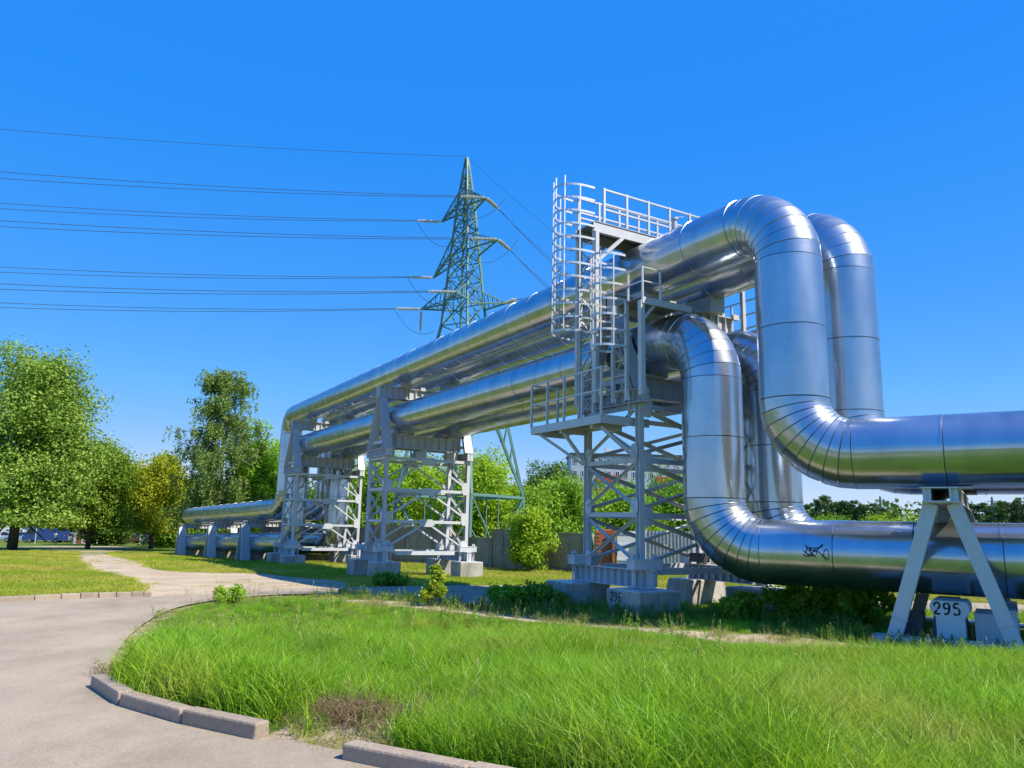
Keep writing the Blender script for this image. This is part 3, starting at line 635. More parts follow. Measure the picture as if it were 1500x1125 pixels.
def ladder(label, s0, s1, u, z0, z1, cz0, cz1, cr, hoops, bars_ext=.35, lattice=True, dep=1.8):
    root = thing('caged_ladder', label, 'ladder', tuple(M((s0 + s1) / 2, u, z0)), 'caged ladders on the nearest tower')
    for s in (s0, s1):
        mb = MB(); mb.bar(M(s, u, z0), M(s, u, z1), .06, .07, up=U1); mb.obj('stringer', STEEL, root)
        mb = MB(); mb.prism([M(s - .09, u, z0), M(s + .09, u, z0), M(s + .03, u, z0 + .22), M(s - .03, u, z0 + .22)], U1 * .02); mb.obj('foot_gusset', STEEL, root)
    n = int((z1 - z0) / .3)
    for i in range(n):
        z = z0 + .22 + i * .3; mb = MB(); mb.tube([M(s0, u, z), M(s1, u, z)], .013, 6); mb.obj('rung', STEEL, root)
    if lattice:
        k = int((z1 - z0) / .52)
        for i in range(k):
            za = z0 + .1 + i * .52; zb_ = za + .48
            for j in range(2):
                mb = MB(); a, b = (s0, s1) if j == 0 else (s1, s0); mb.bar(M(a, u + .05 + .02 * j, za), M(b, u + .05 + .02 * j, zb_), .012, .04, up=U1); mb.obj('lattice_bar', STEEL, root)
    sm = (s0 + s1) / 2; hw = (s1 - s0) / 2
    def arc(z, n_=14, full=True):
        pts = [M(s0, u - .02, z)]
        for i in range(n_ + 1):
            t = math.pi * i / n_; pts.append(M(sm - cr * math.cos(t), u - .1 - (cr * dep) * math.sin(t) ** .7, z))
        pts.append(M(s1, u - .02, z)); return pts
    for z in np.linspace(cz0, cz1, hoops):
        P_ = arc(z); mb = MB()
        for a, b in zip(P_[:-1], P_[1:]):
            mb.bar(a, b, .008, .045)
        mb.obj('cage_hoop', GALV, root)
    for t in (.12, .32, .5, .68, .88):
        i = t * math.pi; p = M(sm - cr * math.cos(i), u - .1 - (cr * dep) * math.sin(i) ** .7, 0)
        mb = MB(); mb.bar(p + ZZ * (cz0 - .03), p + ZZ * (cz1 + bars_ext * (1 if .2 < t < .8 else .1)), .028, .009, up=D1); mb.obj('cage_bar', GALV, root)
    return root
ladder('tall caged ladder rising above the pipes on the left side of the nearest tower', 12.52, 13.02, 9.22, 3.8, 7.95, 5.55, 8.72, .40, 12, .2)
ladder('short caged ladder on the right, ending below the upper pipe', 11.55, 11.98, 9.3, 4.05, 6.05, 5.1, 6.95, .31, 7, .05)
br = thing('pipe_crossing_walkway', 'railed steel footbridge crossing over the top of the upper pipes', 'walkway', tuple(M(12.7, 11.3, 8.0)))
zw = 7.98
for s in (12.42, 13.08):
    mb = MB(); mb.bar(M(s, 9.12, zw - .1), M(s, 13.7, zw - .1), .03, .22); mb.bar(M(s + (.03 if s < 12.7 else -.03), 9.12, zw - .2), M(s + (.03 if s < 12.7 else -.03), 13.7, zw - .2), .07, .015); mb.obj('side_beam', STEEL, br)
mb = MB(); mb.hexa(M(12.75, 11.42, zw + .015), D1 * .36, U1 * 2.26, ZZ * .012); mb.obj('deck', DK, br)
for s in (12.42, 13.08):
    mb = MB(); mb.bar(M(s, 9.2, zw - .2), M(s, 9.2, 4.1), .085, .085, up=D1); mb.obj('post', STEEL, br)
    mb = MB(); mb.bar(M(s, 9.22, zw - .85), M(s, 9.88, zw - .22), .07, .10, up=D1); mb.obj('knee_brace', STEEL, br)
    mb = MB(); mb.bar(M(s, 13.5, zw - .2), M(s, 13.5, 4.3), .085, .085, up=D1); mb.obj('post', STEEL, br)
railing(br, [M(12.42, 9.4, zw), M(12.42, 13.7, zw)], .82, .05, .6, (.34, .46, .79), GALV)
railing(br, [M(13.08, 9.2, zw), M(13.08, 13.7, zw)], .82, .05, .6, (.34, .46, .79), GALV)
# middle landing between the two pipe levels
ml = thing('middle_landing', 'small railed landing between the upper and lower pipes', 'platform', tuple(M(11.5, 9.9, 6.0)))
mb = MB(); mb.hexa(M(11.45, 9.9, 6.02), D1 * .38, U1 * .62, ZZ * .012); mb.obj('deck', DK, ml)
for s in (11.06, 11.84):
    mb = MB(); mb.bar(M(s, 9.28, 5.95), M(s, 10.55, 5.95), .05, .13); mb.obj('edge_beam', STEEL, ml)
mb = MB(); mb.bar(M(11.1, 9.3, 5.55), M(11.1, 9.62, 5.9), .05, .05, up=D1); mb.obj('knee_brace', STEEL, ml)
mb = MB(); mb.bar(M(11.1, 9.3, 5.95), M(11.1, 9.3, 4.1), .10, .10, up=D1); mb.obj('post', STEEL, ml)
railing(ml, [M(11.5, 9.3, 6.02), M(11.06, 9.3, 6.02), M(11.06, 9.75, 6.02)], .62, .035, .5, (.32, .6), GALV)
# railed walkway seen through the gap behind the near bends
bw = thing('rear_walkway', 'railed walkway glimpsed under the upper pipe behind the near bend', 'walkway', tuple(M(13., 14.1, 6.2)))
mb = MB(); mb.hexa(M(13.0, 14.1, 6.25), D1 * 1.1, U1 * .4, ZZ * .02); mb.obj('deck', DK, bw)
railing(bw, [M(11.95, 14.45, 6.27), M(14.1, 14.45, 6.27)], 1.05, .05, .45, (.35, .7, 1.06), GALV)
mb = MB(); mb.bar(M(12.9, 14.2, 6.2), M(12.9, 13.1, 4.4), .08, .08); mb.obj('strut', STEEL, bw)

# ------------------------------------------------------------------ trestle numbered 295 on the right, and the low trestles far left
def trestle295():
    root = thing('pipe_trestle', 'grey two legged trestle carrying the upper pipes on the right', 'pipe support', tuple(N(-.8, 14, 0)), 'A shaped pipe supports')
    for u in (13.08, 16.35):
        for t0, t1 in ((-1.52, -.92), (-.02, -.62)):
            a, b = N(t0, u, .14), N(t1 - .0, u, 2.07); mb = MB()
            dd = unit(b - a); sd_ = unit(np.cross(dd, U2)); nr = U2
            mb.hexa((a + b) / 2 - nr * .1, (b - a) / 2, sd_ * .098, nr * .01); mb.hexa((a + b) / 2 + nr * .1, (b - a) / 2, sd_ * .098, nr * .01)
            mb.hexa((a + b) / 2, (b - a) / 2, sd_ * .012, nr * .09)
            mb.hexa((a + b) / 2 + sd_ * .088, (b - a) / 2, sd_ * .01, nr * .09)
            mb.obj('leg', STEEL, root)
            mb = MB(); mb.hexa(a + dd * .28 - nr * .116, dd * .008, sd_ * .12, nr * .006); mb.obj('splice_strip', STEEL, root)
        mb = MB(); mb.hexa(N(-.77, u, .11), RR * 1.05, U2 * .22, ZZ * .025); mb.obj('foot_plate', STEEL, root)
        mb = MB(); mb.hexa(N(-.78, u, 2.085), RR * .24, U2 * .2, ZZ * .012); mb.obj('head_plate', STEEL, root)
    mb = MB()
    for dt in (-.13, .13): mb.hexa(N(-.78 + dt, 14.72, 2.2), RR * .012, U2 * 1.87, ZZ * .09)
    for dz in (-.1, .1): mb.hexa(N(-.78, 14.72, 2.2 + dz), RR * .24, U2 * 1.88, ZZ * .0095)
    for i in range(22):
        for k in (-1, 1): mb.hexa(N(-.78 + k * .185, 12.9 + i * .173, 2.2), RR * .043, U2 * .008, ZZ * .09)
    mb.obj('girder', STEEL, root)
    for u in (13.34, 15.23):
        mb = MB(); mb.hexa(N(-.72, u, 2.318), RR * .35, U2 * .2, ZZ * .012); mb.obj('pipe_saddle', STEEL, root)
    fr = solo(MB().hexa(N(-.77, 13.1, .0), RR * 1.2, U2 * .35, ZZ * .085), 'foundation_strip', CONC, 'low concrete strip under the trestle legs beside the block marked 295', 'foundation', N(-.77, 13.1, -.08), bevel=.02)
    # block carrying the lower pipe, with the number on its near face
    rb = thing('anchor_block', 'pale block with black number 295 under the lower pipe on the right', 'anchor block', tuple(N(-.83, 13.6, .05)))
    PALE = mat('pale_block_paint', (.70, .70, .68), .6, 0, .07, 6)
    zt = 1.26 - PR - .03
    mb = MB(); c = N(-.80, 13.32, 0)
    mb.prism([c + RR * a + ZZ * b for a, b in ((-.26, .55), (-.26, .60), (-.22, zt), (.22, zt), (.26, .60), (.26, .52), (.19, .42), (.19, .06), (-.19, .06), (-.19, .42))], U2 * .75)
    mb.obj('block', PALE, rb, bevel=.015)
    number('295', rb, lambda a, b: N(-.80 - .21 + a, 13.318, .47 + b), .17, .028)
    mb = MB(); mb.ibeam(N(-.05, 13.5, .42), N(-.05, 15.6, .42), .3, .2, .02, .016, stiff=.4); mb.hexa(N(-.3, 14.0, .3), RR * .2, U2 * .5, ZZ * .2); mb.obj('anchor_frame', STEEL, rb)
    mb = MB(); mb.hexa(N(-1.32, 13.55, .27), RR * .16, U2 * .2, ZZ * .2); mb.obj('dark_box', DARKSTEEL, rb)
    mb = MB(); mb.prism([N(-1.15, 14.1, .05), N(-.55, 14.1, .05), N(-.7, 14.1, zt), N(-1.0, 14.1, zt)], U2 * .25); mb.obj('rear_block', CONC, rb)
trestle295()
dl = np.array([math.sin(R_(-36.)), math.cos(R_(-36.)), 0]); dn = np.array([math.cos(R_(-36.)), -math.sin(R_(-36.)), 0])
base = M(41.8, 10.55, 0)
for i, (lab, q) in enumerate((('nearest of three low pipe trestles left of the farthest tower', 3.6), ('middle one of three low pipe trestles left of the farthest tower', 10.2), ('farthest low pipe trestle, at the left end of the pipes', 17.6))):
    c = base + dl * q; zu = 2.26 + (1.8 - 2.26) * q / 20; zl = .5 + (-.06 - .5) * q / 20; zg = float(zbase(c[0], c[1]))
    root = thing('low_pipe_trestle', lab, 'pipe support', (c[0], c[1], zg), 'low trestles at the far left')
    for o in (-.95, 2.6):
        for k in (-1, 1):
            a = c + dn * o + dl * k * .55 + ZZ * (zg - .1); b = c + dn * o + dl * k * .12 + ZZ * (zu - PR - .3); mb = MB()
            dd = unit(b - a); nr = unit(np.cross(dd, dn)); mb.hexa((a + b) / 2, (b - a) / 2, dn * .24, nr * .035); mb.obj('leg', STEEL, root)
    mb = MB(); mb.ibeam(c + dn * -1.1 + ZZ * (zu - PR - .2), c + dn * 2.8 + ZZ * (zu - PR - .2), .3, .24, .02, .02, stiff=.25); mb.obj('girder', STEEL, root)
    mb = MB(); mb.hexa(c + dn * 1.0 + ZZ * ((zl - PR + zg) / 2 - .1), dn * 1.6, dl * .25, ZZ * ((zl - PR - zg) / 2 + .1)); mb.obj('low_saddle', CONC, root)
# ------------------------------------------------------------------ pylon and power lines
YP = 62.
pc = at(675, 727, YP); PZ = float(zbase(pc[0], pc[1]))
pyl = thing('power_pylon', 'green lattice power pylon with six arms behind the pipes', 'pylon', (pc[0], pc[1], PZ))
ax_top = at(684, 230, YP)
def pz(py): return at(680, py, YP)[2]
PHI = R_(12)
def corner(k, z, r):
    t = (z - pc[2]) / (ax_top[2] - pc[2]); c = np.array([pc[0] + (ax_top[0] - pc[0]) * t, pc[1], z]); a = PHI + k * math.pi / 2
    return c + r * np.array([math.cos(a), math.sin(a), 0])
def prad(z):
    zs = [pz(727), pz(480), pz(290), pz(231)]; rs = [5.16, 1.9, .68, .1]
    return float(np.interp(z, zs, rs))
zlv = [pz(480)]
while zlv[-1] < pz(231) - .9: zlv.append(zlv[-1] + max(.95, prad(zlv[-1]) * 1.15))
zlv[-1] = pz(231)
for k in range(4):
    mb = MB(); mb.bar(corner(k, pz(727), 5.16), corner(k, pz(480), 1.9), .2, .2); mb.bar(corner(k, pz(480), 1.9), corner(k, pz(290), .68), .16, .16); mb.bar(corner(k, pz(290), .68), corner(k, pz(231), .1), .12, .12); mb.obj('leg', PYLON, pyl)
    # splayed foot of each leg: two inner chords with lacing, stub below
    for kk in (1, 3):
        f = corner(k, pz(727), 5.16); m_ = (corner(k, pz(525), 1.2) + corner((k + kk) % 4, pz(525), 1.2)) / 2; mb = MB(); mb.bar(f, m_, .17, .17)
        for q in range(1, 8):
            t = q / 8; a = f + (m_ - f) * t; b = f + (corner(k, pz(480), 2.) - f) * (t + .06); mb.bar(a, b, .09, .09)
        mb.obj('inner_chord', PYLON, pyl)
    mb = MB(); a = corner(k, pz(727), 5.16); b = corner((k + 1) % 4, pz(727), 5.16); mb.bar(a, b, .14, .2); mb.obj('foot_rail', PYLON, pyl)
    mb = MB(); mid = (a + b) / 2; low = mid.copy(); low[2] = PZ + .3; mb.bar(a, low, .1, .1); mb.bar(b, low, .1, .1); mb.bar(mid, low, .07, .07); mb.obj('foot_brace', PYLON, pyl)
    mb = MB(); g = a.copy(); g[2] = PZ - .3; mb.bar(a, g, .2, .2); mb.obj('stub', PYLON, pyl)
for i in range(len(zlv) - 1):
    z0, z1 = zlv[i], zlv[i + 1]
    for k in range(4):
        a0, b0 = corner(k, z0, prad(z0)), corner((k + 1) % 4, z0, prad(z0)); a1, b1 = corner(k, z1, prad(z1)), corner((k + 1) % 4, z1, prad(z1))
        mb = MB(); mb.bar(a0, b1, .075, .075); mb.bar(b0, a1, .075, .075); mb.bar(a0, b0, .075, .075); mb.obj('lattice_panel', PYLON, pyl)
ARMS = [(712, 290, 60.2, 306), (729, 351, 58.8, 372), (668, 428, 57.2, 446), (742, 444, 61.5, 452), (647, 325, 63.6, 306), (635, 407, 64.8, 372), (617, 453, 62.5, 448)]
TIPS = []
for px, py, Yd, by in ARMS:
    tip = at(px, py, Yd); TIPS.append(tip); zb_ = pz(by); r = prad(zb_)
    cs = sorted([corner(k, zb_, r) for k in range(4)], key=lambda c: np.linalg.norm(c[:2] - tip[:2]))[:2]
    zt_ = zb_ + 1.5; ct = sorted([corner(k, zt_, prad(zt_)) for k in range(4)], key=lambda c: np.linalg.norm(c[:2] - tip[:2]))[:2]
    mb = MB()
    for c in cs: mb.bar(c, tip, .11, .11)
    for c in ct: mb.bar(c, tip, .09, .09)
    for q in (.2, .4, .6, .8):
        A = [c + (tip - c) * q for c in cs]; B = [c + (tip - c) * q for c in ct]; mb.bar(A[0], A[1], .055, .055); mb.bar(A[0], B[0], .055, .055); mb.bar(A[1], B[1], .055, .055)
    mb.obj('cross_arm', PYLON, pyl)
def insulator(a, b):
    a, b = np.asarray(a), np.asarray(b); d = unit(b - a); L = np.linalg.norm(b - a); mb = MB(); n = 14; prof = [a]; rs = [.045]
    for i in range(n):
        t = .08 * L + i * (.84 * L / n)
        for dt, r in ((0, .045), (.012, .13), (.05, .12), (.06, .045)): prof.append(a + d * (t + dt)); rs.append(r)
    prof.append(b); rs.append(.04); mb.tube(prof, rs, 8); mb.obj('insulator_string', INSUL, pyl)
def sagline(a, b, sag, n=24): return [a + (b - a) * (i / n) - ZZ * sag * 4 * (i / n) * (1 - i / n) for i in range(n + 1)]
def line(label, pts, r, group): mb = MB(); mb.tube(pts, r, 6); return solo(mb, 'power_line', WIRE, label, 'power line', pts[0], group)
def endpoint(px, py, z, ext):
    d = ray(px, py); return EYE + d * ((z - 1.6) / d[2])
names = ['second', 'fourth', 'sixth', None, 'third', 'fifth', 'lowest']
LEFT = [(247, 252), (318, 322.5), (410, 414.5), None, (293, 297), (386, 390.5), (438, 442)]
for i, tip in enumerate(TIPS):
    if LEFT[i] is None: continue
    ends = [endpoint(0, y, tip[2] - .6, 0) for y in LEFT[i]]
    for j, e in enumerate(ends):
        d = unit(e - tip); perp = unit(np.cross(d, ZZ)) * (.18 if j else -.18); a = tip + perp * .5 + d * .02; b = a + d * 2.1
        insulator(a, b); far = tip + (e - tip) * 1.35 + perp * 2.2
        line(f'{"upper" if j == 0 else "lower"} strand of the {names[i]} pair of wires from the top, running left from the pylon', sagline(b, far, .5), .021, 'conductors running left from the pylon')
line('single thin earth wire at the very top, running left from the pylon tip', sagline(ax_top + ZZ * .05, ax_top + (endpoint(0, 183, ax_top[2] - .4, 0) - ax_top) * 1.35, .5), .017, 'conductors running left from the pylon')
RIGHT = [(0, (811, 373), 'highest'), (1, (809, 413), 'middle'), (3, (792, 421), 'lowest')]
for i, px, nm in RIGHT:
    tip = TIPS[i]
    for j in (0, 1):
        e = endpoint(px[0] - 5 * j, px[1] + 4 * j, tip[2] - .8, 0); d = unit(e - tip); perp = unit(np.cross(d, ZZ)) * (.18 if j else -.18)
        a = tip + perp * .5 + d * .02; b = a + d * 2.1; insulator(a, b)
        line(f'{"left" if j else "right"} strand of the {nm} pair of wires descending right from the pylon', sagline(b, tip + (e - tip) * 2.2 + perp, .6), .021, 'conductors running right from the pylon')
line('thin earth wire descending right from the pylon tip towards the ladder cage', sagline(ax_top, ax_top + (endpoint(811, 333, ax_top[2] - .6, 0) - ax_top) * 2.2, .5), .017, 'conductors running right from the pylon')
for i, dx, drop in ((4, -2.2, 2.2), (5, -2.3, 2.3), (6, -2.3, 2.), (0, 1.6, 1.6), (1, 1.6, 1.8)):
    a = TIPS[i] + np.array([dx, 0, 0]); b = TIPS[i] + np.array([1.2 if dx < 0 else -2.0, -.5, -drop]); mb = MB(); mb.tube(sagline(a, b, 1.0, 14), .02, 5); mb.obj('jumper_loop', WIRE, pyl)
insulator(TIPS[6] - ZZ * .1, TIPS[6] - ZZ * 2.0)
def far_pylon(label, px, py0, py1, Yd):
    b = at(px, py1, Yd); t = at(px, py0, Yd); h = t[2] - b[2]; b[2] -= 4; root = thing('power_pylon', label, 'pylon', tuple(b), 'distant pylons')
    w0 = h * .13; mb = MB(); P_ = lambda k, z: np.array([b[0], b[1], b[2] + z]) + np.array([math.cos(.5 + k * math.pi / 2), math.sin(.5 + k * math.pi / 2), 0]) * w0 * (1 - .93 * z / (h + 4))
    n = 9
    for k in range(4): mb.bar(P_(k, 0), P_(k, h + 4), .25, .25)
    mb.obj('legs', PYLON, root); mb = MB()
    for i in range(n):
        z0 = (h + 4) * i / n; z1 = (h + 4) * (i + 1) / n
        for k in range(4): mb.bar(P_(k, z0), P_((k + 1) % 4, z1), .14, .14); mb.bar(P_((k + 1) % 4, z0), P_(k, z1), .14, .14)
    mb.obj('lattice', PYLON, root)
    for q in (.6, .75, .9):
        mb = MB(); c = np.array([b[0], b[1], b[2] + (h + 4) * q]); mb.bar(c - np.array([h * .16, 0, 0]), c + np.array([h * .16, 0, 0]), .2, .25); mb.obj('cross_arm', PYLON, root)
far_pylon('small distant green pylon seen right of the trestle above the lower pipe', 1457, 728, 775, 240)
far_pylon('small distant pylon seen just left of the trestle head', 1292, 727, 775, 280)

# ------------------------------------------------------------------ concrete fence, gate, brick pier
YW = 34.6
fen = thing('concrete_fence', 'grey concrete panel fence behind the towers', 'fence', (-4, YW, 0))
wall_path = [np.array(p) for p in ((3.5, 33.2), (1.1, 34.85), (-.75, 37.1), (-2.95, 39.0), (-5.4, 40.6), (-7.8, 42.2), (-10.2, 43.9), (-12.6, 45.6), (-15., 47.3))]
for i, (a, b) in enumerate(zip(wall_path[:-1], wall_path[1:])):
    d = np.array([*unit(b - a), 0.]); n_ = np.array([d[1], -d[0], 0]); n_ = n_ if n_[1] < 0 else -n_; c = np.array([*(a + b) / 2, 0.]); L = np.linalg.norm(b - a) / 2; zg = float(zbase(c[0], c[1]))
    top = zg + (1.36 if i == 2 else 1.62 + .05 * math.sin(i * 2.1) + .07 * min(i, 4)); mb = MB()
    mb.hexa(c + ZZ * (top + zg - .2) / 2, d * (L - .05), n_ * .04, ZZ * (top - zg + .2) / 2)
    for q in (-.66, 0, .66): mb.hexa(c + d * q * L + n_ * .045 + ZZ * (top + zg) / 2, d * L * .26, n_ * .02, ZZ * ((top - zg) / 2 - .18))
    mb.obj('panel', CONCW, fen, bevel=.012)
    mb = MB(); mb.hexa(c + ZZ * (top + .02), d * (L - .05), n_ * .07, ZZ * .025); mb.obj('coping', CONCW, fen)
    mb = MB(); mb.hexa(np.array([*a, (top + zg) / 2]), d * .09, n_ * .1, ZZ * ((top - zg) / 2 + .04)); mb.obj('fence_post', CONCW, fen)
BRICK = mat('brick', (.50, .13, .055), .85, 0, .2, 20, .4, 60, randv=.22); MORT = mat('mortar', (.35, .32, .28), .9)
gx0 = at(873, 800, 32.5)[0]; gx1 = at(903, 800, 32.5)[0]; gt = at(885, 775, 32.5)[2]
pier = thing('brick_pier', 'red brick pier with a brown metal door beside the concrete fence', 'brick pier', ((gx0 + gx1) / 2, 32.5, 0))
mb = MB(); mb.hexa(((gx0 + gx1) / 2, 32.75, gt / 2), ((gx1 - gx0) / 2, 0, 0), (0, .25, 0), (0, 0, gt / 2)); mb.obj('mortar_core', MORT, pier)
bl = .235; bh = .078; n_row = int(gt / bh); bmesh_ = None
bmb = MB(); bmb.hexa((0, 0, 0), (bl / 2 - .006, 0, 0), (0, .03, 0), (0, 0, bh / 2 - .006)); b0 = bmb.obj('brick', BRICK, pier); b0.data.transform(Matrix.Translation(Vector(pier['_loc'])))
first = True; W_ = gx1 - gx0
for r_ in range(n_row):
    x = -W_ / 2 + (bl / 2 if r_ % 2 == 0 else bl)
    while x < W_ / 2 - .05:
        loc = (x, 32.49 - 32.5 + rnd.uniform(-.004, .004), bh / 2 + r_ * bh)
        if not (x > -.12 and r_ * bh < 1.2):
            if first: b0.location = loc; first = False
            else:
                b = b0.copy(); col.objects.link(b); b.parent = pier; b.location = loc
        x += bl
DOOR = mat('brown_door', (.30, .10, .04), .5)
mb = MB(); mb.hexa(((gx0 + gx1) / 2 + .13, 32.47, .6), (.22, 0, 0), (0, .025, 0), (0, 0, .58)); mb.obj('door', DOOR, pier)
mb = MB(); mb.hexa(((gx0 + gx1) / 2 + .29, 32.43, .65), (.02, 0, 0), (0, .03, 0), (0, 0, .06)); mb.obj('door_handle', DARKSTEEL, pier)
WHITE = mat('white_sheet', (.62, .64, .66), .45, 0, .05, 3); CORR = mat('corrugated_sheet', (.36, .40, .44), .4, .5, .08, 2)
ga = at(903, 800, 32.3)[0]; gb = at(934, 800, 32.3)[0]; zt_ = at(918, 777, 32.3)[2]
gate = thing('sheet_gate', 'white sheet metal gate leaf beside the brick pier', 'gate', ((ga + gb) / 2, 32.3, 0))
mb = MB(); mb.hexa(((ga + gb) / 2, 32.3, zt_ / 2 + .08), ((gb - ga) / 2 - .03, 0, 0), (0, .015, 0), (0, 0, zt_ / 2 - .1)); mb.obj('leaf', WHITE, gate)
for z in (.35, .95, zt_ - .12):
    mb = MB(); mb.hexa(((ga + gb) / 2, 32.27, z), ((gb - ga) / 2 - .03, 0, 0), (0, .015, 0), (0, 0, .03)); mb.obj('gate_rail', WHITE, gate)
for x in (ga - .12, gb + .02):
    mb = MB(); mb.hexa((x, 32.32, zt_ / 2), (.06, 0, 0), (0, .06, 0), (0, 0, zt_ / 2 + .04)); mb.obj('gate_post', DOOR if x < ga else WHITE, gate)
ca = at(948, 800, 32.)[0]; cb = at(1016, 800, 32.)[0]; zt_ = at(980, 778, 32.)[2]
cor = thing('corrugated_gate', 'grey corrugated metal panel seen through the nearest tower', 'gate', ((ca + cb) / 2, 32., 0))
mb = MB(); n_ = 52; prof = [(ca + (cb - ca) * i / n_, 32. - (.05 if (i // 2) % 2 else 0)) for i in range(n_ + 1)]
V = [(x, y, .1) for x, y in prof] + [(x, y, zt_) for x, y in prof]; mb.add(V, [(i, i + 1, n_ + 2 + i, n_ + 1 + i) for i in range(n_)]); o = mb.obj('corrugated_sheet', CORR, cor)
so_ = o.modifiers.new('thick', 'SOLIDIFY'); so_.thickness = .004
for x in (ca - .05, cb + .05):
    mb = MB(); mb.hexa((x, 32.05, zt_ / 2), (.05, 0, 0), (0, .05, 0), (0, 0, zt_ / 2 + .05)); mb.obj('gate_post', STEEL, cor)
# rest of the boundary to the right, hidden mostly by the pipes
fe2 = thing('concrete_fence', 'far concrete panel fence to the right, behind the loops', 'fence', (18, 34, 0))
for i in range(8):
    x0 = cb + .2 + i * 2.92; mb = MB(); mb.hexa((x0 + 1.46, 32.4 + i * .25, .75), (1.4, .06, 0), (0, .05, 0), (0, 0, .75)); mb.obj('panel', CONCW, fe2)

# ------------------------------------------------------------------ far buildings
def building(label, xa, xb, Yd, dep, zg, ztop, floors, bays, wall, bandm=None, win=(.5, .55), roofm=None, bal=()):
    root = thing('apartment_block', label, 'building', ((xa + xb) / 2, Yd, zg)); H = ztop - zg; fh = H / floors; bw = (xb - xa) / bays
    mb = MB(); mb.hexa(((xa + xb) / 2, Yd + dep / 2, (zg + ztop) / 2), ((xb - xa) / 2, 0, 0), (0, dep / 2, 0), (0, 0, H / 2)); mb.obj('wall', wall, root)
    mb = MB(); mb.hexa(((xa + xb) / 2, Yd + dep / 2, ztop + .25), ((xb - xa) / 2 + .3, 0, 0), (0, dep / 2 + .3, 0), (0, 0, .25)); mb.obj('roof', roofm or DARKSTEEL, root)
    FRW = mat('window_frame', (.7, .7, .7), .5)
    fmb = MB(); ww, wh = bw * win[0] / 2, fh * win[1] / 2
    for a, b, c, d in ((-ww, 0, .05, wh), (ww, 0, .05, wh), (0, -wh, ww, .05), (0, wh, ww, .05), (0, 0, .04, wh)): fmb.hexa((a, 0, b), (c, 0, 0), (0, .05, 0), (0, 0, d))
    f0 = fmb.obj('window', FRW, root); pmb = MB(); pmb.hexa((0, 0, 0), (ww - .03, 0, 0), (0, .02, 0), (0, 0, wh - .03)); p0 = pmb.obj('pane', GLASS, f0)
    for ob in (f0, p0): ob.data.transform(Matrix.Translation(Vector(root['_loc'])))
    first = True
    for i in range(floors):
        for j in range(bays):
            loc = (xa + bw * (j + .5) - (xa + xb) / 2, -.04, fh * (i + .55))
            if first: f0.location = loc; first = False
            else:
                f = f0.copy(); col.objects.link(f); f.location = loc; p_ = p0.copy(); col.objects.link(p_); p_.parent = f
    for (i, j, m_) in bal:
        mb = MB(); mb.hexa((xa + bw * (j + .5), Yd - .55, zg + fh * (i + .22)), (bw * .48, 0, 0), (0, .5, 0), (0, 0, fh * .21)); mb.obj('balcony', m_, root)
    return root
PB = mat('pale_blue_render', (.38, .44, .55), .8, 0, .05, .5); REDP = mat('red_cladding', (.48, .06, .04), .7); CREAM = mat('cream_render', (.62, .58, .50), .8); WREND = mat('white_render', (.7, .7, .68), .8)
q0, q1, qt = at(836, 700, 190), at(1035, 700, 190), at(920, 668, 190)
bb = building('pale blue apartment block with red balconies seen through the nearest tower', q0[0], q1[0], 190, 14, 0, qt[2], 6, 16, PB, win=(.46, .5), bal=[(i, j, REDP) for i in (2, 3, 4) for j in (3, 4, 5, 10, 11, 12)])
mb = MB(); c = at(890, 664, 196); mb.hexa((c[0], 196, c[2] - .5), (.6, 0, 0), (0, .6, 0), (0, 0, 1.8)); mb.obj('chimney', WREND, bb)
q0, q1, qt = at(-40, 760, 150), at(104, 760, 150), at(40, 712, 150); zg = float(zbase(q0[0], 150))
building('white apartment block behind the big left tree', q0[0], q1[0], 150, 12, zg, qt[2], 4, 9, WREND, bal=[(i, 6, CREAM) for i in (1, 2, 3)])
q0, q1, qt = at(340, 740, 140), at(395, 740, 140), at(365, 716, 140); zg = float(zbase(q0[0], 140))
building('white low house glimpsed between the birch and the bright green tree', q0[0], q1[0], 140, 10, zg, qt[2], 3, 3, WREND)

